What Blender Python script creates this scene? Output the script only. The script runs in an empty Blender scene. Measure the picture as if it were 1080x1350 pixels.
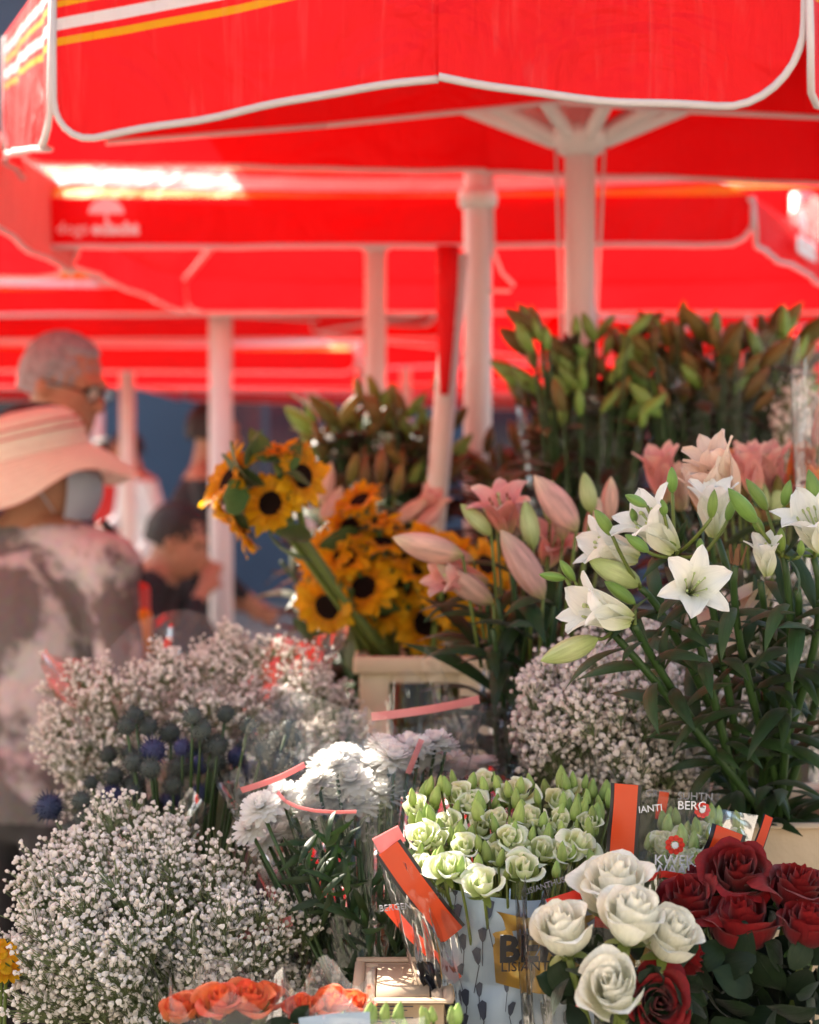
import bpy, bmesh, math, random
import numpy as np
from mathutils import Vector, Matrix, noise

sc = bpy.context.scene
COL = sc.collection
RND = random.Random(11)
NPR = np.random.default_rng(5)
PI = math.pi

# ------------------------------------------------------------------ camera
CAMZ, FPX = 1.5, 2250.0                      # 50 mm lens on a 24 mm wide frame
PITCH = -math.atan(60 / FPX)
cam_d = bpy.data.cameras.new('camera')
cam = bpy.data.objects.new('camera', cam_d); COL.objects.link(cam)
cam.location = (0, 0, CAMZ); cam.rotation_euler = (PI / 2 + PITCH, 0, 0)
cam_d.sensor_fit = 'HORIZONTAL'; cam_d.sensor_width = 24.0; cam_d.lens = 50.0
cam_d.clip_start = 0.05; cam_d.clip_end = 400
cam_d.dof.use_dof = True; cam_d.dof.focus_distance = 1.58; cam_d.dof.aperture_fstop = 3.8
sc.camera = cam

# ------------------------------------------------------------------ light
SUN_EL, SUN_AZ = math.radians(41), math.radians(-37)     # azimuth from +Y, negative = to the left
to_sun = Vector((math.sin(SUN_AZ) * math.cos(SUN_EL), math.cos(SUN_AZ) * math.cos(SUN_EL), math.sin(SUN_EL)))
world = bpy.data.worlds.new('World'); sc.world = world; world.use_nodes = True
nt = world.node_tree; nt.nodes.clear()
sky = nt.nodes.new('ShaderNodeTexSky'); sky.sky_type = 'NISHITA'; sky.sun_disc = False
sky.sun_elevation = SUN_EL; sky.sun_rotation = SUN_AZ
sky.air_density = 0.9; sky.dust_density = 4.5; sky.ozone_density = 0.6
bg = nt.nodes.new('ShaderNodeBackground'); bg.inputs['Strength'].default_value = 0.11
wo = nt.nodes.new('ShaderNodeOutputWorld')
nt.links.new(sky.outputs[0], bg.inputs[0]); nt.links.new(bg.outputs[0], wo.inputs[0])
sun_d = bpy.data.lights.new('sun', 'SUN'); sun_d.energy = 5.0; sun_d.angle = math.radians(0.5)
sun_d.color = (1.0, 0.95, 0.88)
sun = bpy.data.objects.new('sun', sun_d); COL.objects.link(sun)
sun.rotation_euler = to_sun.to_track_quat('Z', 'Y').to_euler(); sun.location = to_sun * 20
sc.view_settings.view_transform = 'Standard'; sc.view_settings.look = 'None'
sc.view_settings.gamma = 1.0; sc.view_settings.use_curve_mapping = False
sc.view_settings.exposure = 2.15
sc.view_settings.use_white_balance = True; sc.view_settings.white_balance_temperature = 7000; sc.view_settings.white_balance_tint = 8
sc.render.engine = 'CYCLES'
cy = sc.cycles
cy.use_denoising = True
cy.max_bounces = 8; cy.diffuse_bounces = 4; cy.glossy_bounces = 3; cy.transmission_bounces = 6
cy.transparent_max_bounces = 24; cy.caustics_reflective = False; cy.caustics_refractive = False
cy.sample_clamp_indirect = 6.0

# ------------------------------------------------------------------ helpers
_f = Vector((0, math.cos(PITCH), math.sin(PITCH))); _u = Vector((0, -math.sin(PITCH), math.cos(PITCH)))
def P(px, py, d):
    """point of the place at distance d (metres along +Y) that the lens sees at photo pixel px, py"""
    v = _f + Vector((1, 0, 0)) * ((px - 540) / FPX) + _u * ((675 - py) / FPX)
    return Vector((0, 0, CAMZ)) + v * (d / v.y)
def lerp(a, b, t): return a + (b - a) * t
def sm(a, b, x):
    t = min(1, max(0, (x - a) / (b - a))); return t * t * (3 - 2 * t)
def align(loc, axis, roll=0.0, s=1.0):
    a = Vector(axis).normalized()
    q = a.to_track_quat('Z', 'Y')
    S = Matrix.Diagonal((*((s,) * 3 if not hasattr(s, '__len__') else s), 1))
    return Matrix.Translation(loc) @ q.to_matrix().to_4x4() @ Matrix.Rotation(roll, 4, 'Z') @ S

class MB:
    def __init__(s): s.v, s.f, s.uv, s.mi = [], [], [], []
    def add(s, vs, fs, uv=None, mi=0):
        o = len(s.v); s.v += [tuple(p) for p in vs]
        s.uv += list(uv) if uv else [(0, 0)] * len(vs)
        s.f += [tuple(i + o for i in f) for f in fs]; s.mi += [mi] * len(fs)
    def grid(s, fn, nu, nv, mi=0, close=False):
        vs, uv, fs = [], [], []
        for j in range(nv + 1):
            for i in range(nu + 1):
                u, v = i / nu, j / nv
                vs.append(fn(u, v)); uv.append((u, v))
        for j in range(nv):
            for i in range(nu):
                a = j * (nu + 1) + i
                fs.append((a, a + 1, a + nu + 2, a + nu + 1))
        s.add(vs, fs, uv, mi)
    def tube(s, pts, rads, n=6, mi=0, caps=True):
        pts = [Vector(p) for p in pts]; vs, uv, fs = [], [], []
        if not hasattr(rads, '__len__'): rads = [rads] * len(pts)
        up = Vector((0.31, 0.17, 0.93))
        for k, p in enumerate(pts):
            t = (pts[min(k + 1, len(pts) - 1)] - pts[max(k - 1, 0)]).normalized()
            a = t.cross(up)
            if a.length < 1e-3: a = t.cross(Vector((1, 0, 0)))
            a.normalize(); b = t.cross(a); up = b.cross(t) if False else up
            for i in range(n):
                q = 2 * PI * i / n
                vs.append(p + (a * math.cos(q) + b * math.sin(q)) * rads[k]); uv.append((i / n, k / max(1, len(pts) - 1)))
        for k in range(len(pts) - 1):
            for i in range(n):
                j = (i + 1) % n
                fs.append((k * n + i, k * n + j, (k + 1) * n + j, (k + 1) * n + i))
        if caps:
            fs.append(tuple(range(n - 1, -1, -1))); fs.append(tuple((len(pts) - 1) * n + i for i in range(n)))
        s.add(vs, fs, uv, mi)
    def lathe(s, prof, n=24, mi=0, M=None):
        vs, uv, fs = [], [], []
        for k, (r, z) in enumerate(prof):
            for i in range(n):
                q = 2 * PI * i / n; p = Vector((r * math.cos(q), r * math.sin(q), z))
                vs.append(M @ p if M else p); uv.append((i / n, k / (len(prof) - 1)))
        for k in range(len(prof) - 1):
            for i in range(n):
                j = (i + 1) % n; fs.append((k * n + i, k * n + j, (k + 1) * n + j, (k + 1) * n + i))
        s.add(vs, fs, uv, mi)
    def box(s, c, d, mi=0, bev=0.0, M=None):
        bm = bmesh.new(); bmesh.ops.create_cube(bm, size=1)
        for v in bm.verts: v.co = Vector((v.co.x * d[0], v.co.y * d[1], v.co.z * d[2]))
        if bev: bmesh.ops.bevel(bm, geom=bm.edges[:], offset=bev, segments=2, affect='EDGES', profile=0.5)
        for v in bm.verts: v.co += Vector(c)
        if M: bmesh.ops.transform(bm, matrix=M, verts=bm.verts)
        bm.verts.index_update()
        s.add([v.co for v in bm.verts], [[v.index for v in f.verts] for f in bm.faces], None, mi); bm.free()
    def sphere(s, c, r, nu=10, nv=7, mi=0, M=None):
        r = (r, r, r) if not hasattr(r, '__len__') else r
        prof = [(math.sin(PI * k / nv), -math.cos(PI * k / nv)) for k in range(nv + 1)]
        prof[0] = (1e-4, -1); prof[-1] = (1e-4, 1)
        T = Matrix.Translation(c) @ (M or Matrix()) @ Matrix.Diagonal((*r, 1))
        s.lathe(prof, nu, mi, T)
    def mesh(s, name, mats, smooth=True):
        me = bpy.data.meshes.new(name); me.from_pydata(s.v, [], s.f)
        for m in (mats if isinstance(mats, (list, tuple)) else [mats]): me.materials.append(m)
        uvl = me.uv_layers.new(name='UVMap')
        idx = np.empty(len(me.loops), dtype=np.int32); me.loops.foreach_get('vertex_index', idx)
        uvl.data.foreach_set('uv', np.array(s.uv, dtype=np.float32)[idx].ravel())
        me.polygons.foreach_set('material_index', np.array(s.mi, dtype=np.int32))
        me.polygons.foreach_set('use_smooth', np.full(len(s.f), smooth)); me.update()
        return me

def mesh_np(name, V, F, mats, smooth=True, mi=None):
    me = bpy.data.meshes.new(name); k = F.shape[1]
    me.vertices.add(len(V)); me.vertices.foreach_set('co', V.astype(np.float32).ravel())
    me.loops.add(F.size); me.loops.foreach_set('vertex_index', F.astype(np.int32).ravel())
    me.polygons.add(len(F)); me.polygons.foreach_set('loop_start', np.arange(0, F.size, k, dtype=np.int32))
    for m in (mats if isinstance(mats, (list, tuple)) else [mats]): me.materials.append(m)
    if mi is not None: me.polygons.foreach_set('material_index', mi.astype(np.int32))
    me.update(calc_edges=True); me.polygons.foreach_set('use_smooth', np.full(len(F), smooth)); me.validate()
    return me

WM = {}
def thing(name, label, cat, loc=(0, 0, 0), group=None):
    o = bpy.data.objects.new(name, None); COL.objects.link(o); o.empty_display_size = 0.05
    o.location = loc; o['label'] = label; o['category'] = cat
    if group: o['group'] = group
    WM[o] = Matrix.Translation(loc); return o
def part(name, me, parent, M=None, kind=None, label=None):
    o = bpy.data.objects.new(name, me); COL.objects.link(o); M = M or Matrix()
    o.parent = parent; o.matrix_basis = WM[parent].inverted() @ M; WM[o] = M
    if kind: o['kind'] = kind
    if label: o['label'] = label
    return o
def single(name, me, label, cat, M=None, group=None):
    o = bpy.data.objects.new(name, me); COL.objects.link(o); M = M or Matrix()
    o.matrix_basis = M; WM[o] = M; o['label'] = label; o['category'] = cat
    if group: o['group'] = group
    return o
def struct(name, me, kind='structure'):
    o = bpy.data.objects.new(name, me); COL.objects.link(o); o['kind'] = kind; WM[o] = Matrix(); return o

# ------------------------------------------------------------------ materials
def newmat(name):
    m = bpy.data.materials.new(name); m.use_nodes = True; n = m.node_tree; n.nodes.clear()
    out = n.nodes.new('ShaderNodeOutputMaterial'); return m, n, out
def N(n, t, **kw):
    x = n.nodes.new(t)
    for k, v in kw.items():
        if k in x.bl_rna.properties: setattr(x, k, v)
        else: x.inputs[k.replace('_', ' ')].default_value = v
    return x
def L(n, a, b): n.links.new(a, b)
def mixc(n, fac, a, b, blend='MIX'):
    x = n.nodes.new('ShaderNodeMix'); x.data_type = 'RGBA'; x.blend_type = blend
    for s, v in ((0, fac), (6, a), (7, b)):
        if hasattr(v, 'links') or hasattr(v, 'is_linked'): n.links.new(v, x.inputs[s])
        else: x.inputs[s].default_value = v if not hasattr(v, '__len__') else ((*v, 1) if len(v) == 3 else v)
    return x.outputs[2]
def ramp(n, stops, interp='LINEAR'):
    r = n.nodes.new('ShaderNodeValToRGB'); r.color_ramp.interpolation = interp; e = r.color_ramp.elements
    while len(e) > 1: e.remove(e[-1])
    for i, (p, c) in enumerate(stops):
        x = e[0] if i == 0 else e.new(p)
        x.position = p; x.color = (*c, 1) if len(c) == 3 else c
    return r
def randval(n, col, amt, hue=0.0):
    """each object a little lighter or darker"""
    oi = n.nodes.new('ShaderNodeObjectInfo'); mr = n.nodes.new('ShaderNodeMapRange')
    mr.inputs[3].default_value = 1 - amt; mr.inputs[4].default_value = 1 + amt; L(n, oi.outputs['Random'], mr.inputs[0])
    h = n.nodes.new('ShaderNodeHueSaturation'); L(n, mr.outputs[0], h.inputs['Value']); L(n, col, h.inputs['Color'])
    if hue:
        m2 = n.nodes.new('ShaderNodeMath'); m2.operation = 'MULTIPLY_ADD'
        fr = n.nodes.new('ShaderNodeMath'); fr.operation = 'FRACT'; m3 = n.nodes.new('ShaderNodeMath'); m3.operation = 'MULTIPLY'
        L(n, oi.outputs['Random'], m3.inputs[0]); m3.inputs[1].default_value = 7.13; L(n, m3.outputs[0], fr.inputs[0])
        L(n, fr.outputs[0], m2.inputs[0]); m2.inputs[1].default_value = 2 * hue; m2.inputs[2].default_value = 0.5 - hue
        L(n, m2.outputs[0], h.inputs['Hue'])
    return h.outputs[0]
def simple(name, col, rough=0.5, var=0.12, scale=40, spec=0.4, transl=0.0, bump=0.0, bscale=200, metal=0, rnd=0.06, hue=0.0):
    m, n, out = newmat(name)
    tc = N(n, 'ShaderNodeTexCoord'); nz = N(n, 'ShaderNodeTexNoise', Scale=scale, Detail=4.0)
    L(n, tc.outputs['Object'], nz.inputs['Vector'])
    c = mixc(n, nz.outputs['Fac'], tuple(x * (1 - var) for x in col), tuple(min(1, x * (1 + var)) for x in col))
    c = randval(n, c, rnd, hue)
    b = N(n, 'ShaderNodeBsdfPrincipled', Roughness=rough, Metallic=metal); b.inputs['Specular IOR Level'].default_value = spec
    L(n, c, b.inputs['Base Color'])
    if bump:
        n2 = N(n, 'ShaderNodeTexNoise', Scale=bscale, Detail=3.0); L(n, tc.outputs['Object'], n2.inputs['Vector'])
        bp = N(n, 'ShaderNodeBump', Strength=bump, Distance=0.004); L(n, n2.outputs['Fac'], bp.inputs['Height']); L(n, bp.outputs[0], b.inputs['Normal'])
    s = b.outputs[0]
    if transl:
        t = N(n, 'ShaderNodeBsdfTranslucent'); L(n, c, t.inputs[0]); mx = N(n, 'ShaderNodeMixShader'); mx.inputs[0].default_value = transl
        L(n, s, mx.inputs[1]); L(n, t.outputs[0], mx.inputs[2]); s = mx.outputs[0]
    L(n, s, out.inputs[0]); return m
def petal_mat(name, stops, transl=0.3, rough=0.5, rnd=0.06, vein=0.25, veinscale=34, hue=0.0, spec=0.25):
    m, n, out = newmat(name)
    uv = N(n, 'ShaderNodeUVMap'); sp = N(n, 'ShaderNodeSeparateXYZ'); L(n, uv.outputs[0], sp.inputs[0])
    tc = N(n, 'ShaderNodeTexCoord'); nz = N(n, 'ShaderNodeTexNoise', Scale=60.0, Detail=3.0); L(n, tc.outputs['Object'], nz.inputs['Vector'])
    ad = N(n, 'ShaderNodeMath', operation='MULTIPLY_ADD'); ad.inputs[1].default_value = 0.2; L(n, nz.outputs['Fac'], ad.inputs[0])
    sb = N(n, 'ShaderNodeMath', operation='SUBTRACT'); sb.inputs[1].default_value = 0.1; L(n, sp.outputs['Y'], sb.inputs[0]); L(n, sb.outputs[0], ad.inputs[2])
    r = ramp(n, stops); L(n, ad.outputs[0], r.inputs[0])
    # fine veins along the petal
    cx = N(n, 'ShaderNodeCombineXYZ'); mu = N(n, 'ShaderNodeMath', operation='MULTIPLY'); mu.inputs[1].default_value = veinscale
    L(n, sp.outputs['X'], mu.inputs[0]); L(n, mu.outputs[0], cx.inputs[0]); m3 = N(n, 'ShaderNodeMath', operation='MULTIPLY'); m3.inputs[1].default_value = 2.5
    L(n, sp.outputs['Y'], m3.inputs[0]); L(n, m3.outputs[0], cx.inputs[1])
    vz = N(n, 'ShaderNodeTexNoise', Scale=1.0, Detail=2.0); L(n, cx.outputs[0], vz.inputs['Vector'])
    vr = N(n, 'ShaderNodeMapRange'); vr.inputs[1].default_value = 0.3; vr.inputs[2].default_value = 0.7; vr.inputs[3].default_value = 1 - vein; vr.inputs[4].default_value = 1.0
    L(n, vz.outputs['Fac'], vr.inputs[0])
    c = mixc(n, 1.0, r.outputs[0], vr.outputs[0], 'MULTIPLY'); c = randval(n, c, rnd, hue)
    b = N(n, 'ShaderNodeBsdfPrincipled', Roughness=rough); b.inputs['Specular IOR Level'].default_value = spec; L(n, c, b.inputs['Base Color'])
    b.inputs['Sheen Weight'].default_value = 0.12
    bp = N(n, 'ShaderNodeBump', Strength=0.25, Distance=0.002); L(n, vz.outputs['Fac'], bp.inputs['Height']); L(n, bp.outputs[0], b.inputs['Normal'])
    t = N(n, 'ShaderNodeBsdfTranslucent'); L(n, c, t.inputs[0]); mx = N(n, 'ShaderNodeMixShader'); mx.inputs[0].default_value = transl
    L(n, b.outputs[0], mx.inputs[1]); L(n, t.outputs[0], mx.inputs[2]); L(n, mx.outputs[0], out.inputs[0]); return m
RED = (0.90, 0.0085, 0.015)
def fabric_mat(name, stops=None, transl=0.5, streak=0.0, base=RED):
    """parasol cloth; stops = printed stripes by height on the valance (UV y, 0 = top)"""
    m, n, out = newmat(name)
    uv = N(n, 'ShaderNodeUVMap'); sp = N(n, 'ShaderNodeSeparateXYZ'); L(n, uv.outputs[0], sp.inputs[0])
    tc = N(n, 'ShaderNodeTexCoord')
    nz = N(n, 'ShaderNodeTexNoise', Scale=3.0, Detail=5.0); L(n, tc.outputs['Object'], nz.inputs['Vector'])
    if stops:
        r = ramp(n, stops, 'CONSTANT'); L(n, sp.outputs['Y'], r.inputs[0]); c = r.outputs[0]
    else:
        rgb = N(n, 'ShaderNodeRGB'); rgb.outputs[0].default_value = (*base, 1); c = rgb.outputs[0]
    vr = N(n, 'ShaderNodeMapRange'); vr.inputs[3].default_value = 0.8; vr.inputs[4].default_value = 1.1; L(n, nz.outputs['Fac'], vr.inputs[0])
    c = mixc(n, 1.0, c, vr.outputs[0], 'MULTIPLY')
    # thin, mostly vertical creases; streak paints pale skylight sheen into the cloth colour
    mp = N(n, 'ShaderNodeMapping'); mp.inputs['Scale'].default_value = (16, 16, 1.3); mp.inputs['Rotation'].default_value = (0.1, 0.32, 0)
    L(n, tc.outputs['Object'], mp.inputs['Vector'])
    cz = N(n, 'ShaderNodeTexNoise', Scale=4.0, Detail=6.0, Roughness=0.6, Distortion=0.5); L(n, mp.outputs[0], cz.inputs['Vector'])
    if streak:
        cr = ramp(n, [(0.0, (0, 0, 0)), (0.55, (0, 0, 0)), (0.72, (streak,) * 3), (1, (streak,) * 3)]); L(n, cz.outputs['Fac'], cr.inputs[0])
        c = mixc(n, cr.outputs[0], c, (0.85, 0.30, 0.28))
    bp0 = N(n, 'ShaderNodeBump', Strength=0.5, Distance=0.012); L(n, cz.outputs['Fac'], bp0.inputs['Height'])
    fz = N(n, 'ShaderNodeTexNoise', Scale=5.0, Detail=3.0, Distortion=2.0); L(n, tc.outputs['Object'], fz.inputs['Vector'])
    bp = N(n, 'ShaderNodeBump', Strength=0.6, Distance=0.05); L(n, fz.outputs['Fac'], bp.inputs['Height']); L(n, bp0.outputs[0], bp.inputs['Normal'])
    b = N(n, 'ShaderNodeBsdfPrincipled', Roughness=0.62); b.inputs['Specular IOR Level'].default_value = 0.22
    L(n, c, b.inputs['Base Color']); L(n, bp.outputs[0], b.inputs['Normal'])
    t = N(n, 'ShaderNodeBsdfTranslucent'); L(n, c, t.inputs[0]); mx = N(n, 'ShaderNodeMixShader'); mx.inputs[0].default_value = transl
    L(n, b.outputs[0], mx.inputs[1]); L(n, t.outputs[0], mx.inputs[2]); L(n, mx.outputs[0], out.inputs[0]); return m
def cello_mat(name, haze=0.014, gloss=0.55, tint=(1, 1, 1), bump=0.25, scale=11):
    m, n, out = newmat(name)
    tc = N(n, 'ShaderNodeTexCoord'); mp = N(n, 'ShaderNodeMapping'); mp.inputs['Scale'].default_value = (1, 1, 0.5); L(n, tc.outputs['Object'], mp.inputs['Vector'])
    vo = N(n, 'ShaderNodeTexVoronoi', Scale=scale, feature='F1'); L(n, mp.outputs[0], vo.inputs['Vector'])
    nz = N(n, 'ShaderNodeTexNoise', Scale=scale * 1.6, Detail=2.0, Distortion=1.5); L(n, mp.outputs[0], nz.inputs['Vector'])
    ad = N(n, 'ShaderNodeMath', operation='ADD'); L(n, vo.outputs['Distance'], ad.inputs[0]); L(n, nz.outputs['Fac'], ad.inputs[1])
    bp = N(n, 'ShaderNodeBump', Strength=bump, Distance=0.03); L(n, ad.outputs[0], bp.inputs['Height'])
    fr = N(n, 'ShaderNodeFresnel', IOR=1.5); L(n, bp.outputs[0], fr.inputs['Normal'])
    mu = N(n, 'ShaderNodeMath', operation='MULTIPLY', use_clamp=True); mu.inputs[1].default_value = 1.6 * gloss; L(n, fr.outputs[0], mu.inputs[0])
    tr = N(n, 'ShaderNodeBsdfTransparent'); tr.inputs[0].default_value = (*tint, 1)
    gl = N(n, 'ShaderNodeBsdfGlossy', Roughness=0.10); L(n, bp.outputs[0], gl.inputs['Normal'])
    df = N(n, 'ShaderNodeBsdfDiffuse'); df.inputs[0].default_value = (0.85, 0.85, 0.87, 1); L(n, bp.outputs[0], df.inputs['Normal'])
    tl = N(n, 'ShaderNodeBsdfTranslucent'); tl.inputs[0].default_value = (0.85, 0.85, 0.87, 1)
    dm = N(n, 'ShaderNodeMixShader'); dm.inputs[0].default_value = 0.5; L(n, df.outputs[0], dm.inputs[1]); L(n, tl.outputs[0], dm.inputs[2])
    m0 = N(n, 'ShaderNodeMixShader'); m0.inputs[0].default_value = haze; L(n, tr.outputs[0], m0.inputs[1]); L(n, dm.outputs[0], m0.inputs[2])
    m1 = N(n, 'ShaderNodeMixShader'); L(n, mu.outputs[0], m1.inputs[0]); L(n, m0.outputs[0], m1.inputs[1]); L(n, gl.outputs[0], m1.inputs[2])
    L(n, m1.outputs[0], out.inputs[0]); return m

M_white_pole = simple('pole_paint', (0.66, 0.62, 0.60), 0.4, 0.06, 12, rnd=0.02)
M_trim = simple('trim_tape', (0.72, 0.66, 0.66), 0.6, 0.06, 60, transl=0.25)
M_cream_plastic = simple('cream_plastic', (0.78, 0.62, 0.42), 0.45, 0.08, 9, bump=0.15, bscale=90)
M_wood_pale = simple('pale_wood', (0.55, 0.42, 0.29), 0.6, 0.2, 14, bump=0.4, bscale=60)
M_card = simple('crate_card', (0.50, 0.36, 0.24), 0.7, 0.1, 18)
M_dark = simple('dark_plastic', (0.018, 0.018, 0.02), 0.4, 0.2, 20)
M_cloth_dark = simple('bench_cloth', (0.02, 0.025, 0.03), 0.8, 0.2, 30, bump=0.3, bscale=300)
M_stem = simple('green_stem', (0.13, 0.17, 0.035), 0.45, 0.25, 25, transl=0.05)
M_stem_d = simple('dark_green_stem', (0.032, 0.07, 0.018), 0.45, 0.25, 25)
M_leaf_lily = petal_mat('lily_leaf', [(0, (0.018, 0.046, 0.011)), (1, (0.024, 0.058, 0.013))], 0.15, 0.42, 0.3, 0.3, 18, 0.015, 0.3)
M_leaf_rose = petal_mat('rose_leaf', [(0, (0.009, 0.023, 0.008)), (1, (0.012, 0.029, 0.009))], 0.12, 0.45, 0.3, 0.25, 14, 0.01, 0.2)
M_leaf_sun = petal_mat('sunflower_leaf', [(0, (0.07, 0.13, 0.03)), (1, (0.09, 0.15, 0.035))], 0.25, 0.5, 0.3, 0.3, 14, 0.015)
M_bud_green = petal_mat('green_bud', [(0, (0.20, 0.33, 0.06)), (0.6, (0.22, 0.36, 0.075)), (1, (0.17, 0.28, 0.06))], 0.2, 0.4, 0.15, 0.2, 26, 0.012, 0.4)
M_bud_pale = petal_mat('pale_bud', [(0, (0.35, 0.45, 0.13)), (0.5, (0.62, 0.68, 0.34)), (1, (0.42, 0.52, 0.2))], 0.3, 0.45, 0.1, 0.25, 22, 0.01)
M_bud_olive = petal_mat('olive_bud', [(0, (0.14, 0.12, 0.03)), (0.6, (0.22, 0.15, 0.04)), (1, (0.27, 0.13, 0.035))], 0.25, 0.45, 0.35, 0.25, 22, 0.035)
M_bud_pink = petal_mat('pink_bud', [(0, (0.50, 0.50, 0.20)), (0.22, (0.84, 0.50, 0.42)), (0.7, (0.86, 0.52, 0.44)), (1, (0.84, 0.70, 0.50))], 0.35, 0.45, 0.1, 0.4, 14, 0.015)
M_lily_white = petal_mat('white_lily_petal', [(0, (0.50, 0.58, 0.22)), (0.28, (0.86, 0.86, 0.72)), (1, (0.90, 0.89, 0.86))], 0.35, 0.5, 0.03, 0.10, 20)
M_lily_peach = petal_mat('peach_lily_petal', [(0, (0.60, 0.55, 0.30)), (0.3, (0.85, 0.62, 0.48)), (1, (0.88, 0.70, 0.58))], 0.35, 0.5, 0.06, 0.12, 20, 0.012)
M_lily_pink = petal_mat('pink_lily_petal', [(0, (0.66, 0.58, 0.28)), (0.3, (0.86, 0.38, 0.34)), (0.8, (0.88, 0.42, 0.38)), (1, (0.88, 0.62, 0.54))], 0.35, 0.5, 0.08, 0.2, 18, 0.01)
M_lily_orange = petal_mat('orange_lily_petal', [(0, (0.60, 0.42, 0.14)), (0.4, (0.85, 0.33, 0.10)), (1, (0.85, 0.38, 0.20))], 0.35, 0.5, 0.12, 0.2, 18, 0.02)
M_anther = simple('anther', (0.22, 0.05, 0.02), 0.8)
M_rose_white = petal_mat('white_rose_petal', [(0, (0.62, 0.66, 0.34)), (0.35, (0.86, 0.85, 0.66)), (0.8, (0.90, 0.88, 0.77)), (0.96, (0.90, 0.89, 0.80)), (1, (0.86, 0.82, 0.64))], 0.35, 0.55, 0.025, 0.16, 14)
M_rose_red = petal_mat('red_rose_petal', [(0, (0.07, 0.002, 0.003)), (0.5, (0.16, 0.003, 0.005)), (1, (0.24, 0.005, 0.007))], 0.22, 0.6, 0.15, 0.3, 12)
M_rose_orange = petal_mat('orange_rose_petal', [(0, (0.80, 0.38, 0.16)), (0.6, (0.82, 0.22, 0.09)), (1, (0.80, 0.13, 0.05))], 0.35, 0.5, 0.1, 0.15, 12, 0.01)
M_lisi = petal_mat('lisianthus_petal', [(0, (0.45, 0.55, 0.18)), (0.45, (0.64, 0.72, 0.34)), (0.8, (0.79, 0.83, 0.56)), (1, (0.87, 0.88, 0.74))], 0.35, 0.5, 0.05, 0.12, 16, 0.008)
M_lisi_bud = petal_mat('lisianthus_bud', [(0, (0.26, 0.40, 0.08)), (0.5, (0.42, 0.54, 0.17)), (1, (0.36, 0.50, 0.13))], 0.28, 0.45, 0.22, 0.25, 10, 0.012)
M_sun_petal = petal_mat('sunflower_petal', [(0, (0.80, 0.30, 0.008)), (0.5, (0.90, 0.46, 0.010)), (1, (0.90, 0.48, 0.012))], 0.5, 0.5, 0.12, 0.25, 10, 0.008)
M_sun_disc = simple('sunflower_disc', (0.022, 0.010, 0.007), 0.9, 0.6, 160, bump=0.9, bscale=420, spec=0.1)
M_chrys = petal_mat('chrysanthemum_petal', [(0, (0.80, 0.78, 0.64)), (0.4, (0.88, 0.87, 0.84)), (1, (0.90, 0.90, 0.88))], 0.5, 0.5, 0.03, 0.06, 8)
M_gyp = simple('gypsophila_floret', (0.84, 0.79, 0.74), 0.7, 0.14, 120, transl=0.3, rnd=0.02)
M_gyp_w = simple('cream_gypsophila_floret', (0.80, 0.72, 0.66), 0.7, 0.16, 120, transl=0.3, rnd=0.02)
M_gyp_stem = simple('gypsophila_stem', (0.16, 0.20, 0.09), 0.6, 0.25, 60)
M_echin = simple('globe_thistle', (0.055, 0.066, 0.06), 0.8, 0.3, 70, rnd=0.3, hue=0.02)
M_echin_b = simple('blue_globe_thistle', (0.045, 0.055, 0.13), 0.8, 0.3, 70, rnd=0.3, hue=0.02)
M_yellow = petal_mat('yellow_petal', [(0, (0.80, 0.42, 0.02)), (1, (0.86, 0.55, 0.03))], 0.35, 0.5, 0.1)
M_cello = cello_mat('cellophane')
M_cello_h = cello_mat('hazy_cellophane', 0.10, 0.3, bump=0.4, scale=9)
M_cello_c = cello_mat('crisp_cellophane', 0.02, 0.4, bump=0.2, scale=14)
M_band = simple('orange_band', (0.80, 0.085, 0.02), 0.3, 0.05, 20, transl=0.3, rnd=0.0)
M_band_pink = simple('pink_band', (0.78, 0.30, 0.30), 0.3, 0.05, 20, transl=0.4, rnd=0.0)
M_black = simple('black_print', (0.012, 0.011, 0.014), 0.4, 0.1, 20, rnd=0.0)
M_paper_blue = simple('blue_paper', (0.33, 0.42, 0.52), 0.32, 0.06, 20, rnd=0.0, bump=0.3, bscale=26)
M_ink_blue = simple('navy_ink', (0.045, 0.055, 0.085), 0.4, 0.2, 60, rnd=0.0)
M_gold = simple('gold_foil', (0.42, 0.25, 0.055), 0.28, 0.1, 20, metal=0.6, rnd=0.0, bump=0.5, bscale=22)
M_print_white = simple('white_print', (0.75, 0.75, 0.76), 0.5, 0.03, 20, rnd=0.0)
M_print_grey = simple('grey_print', (0.30, 0.30, 0.32), 0.5, 0.03, 20, rnd=0.0)
M_print_red = simple('red_print', (0.72, 0.035, 0.02), 0.4, 0.05, 20, rnd=0.0)

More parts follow.
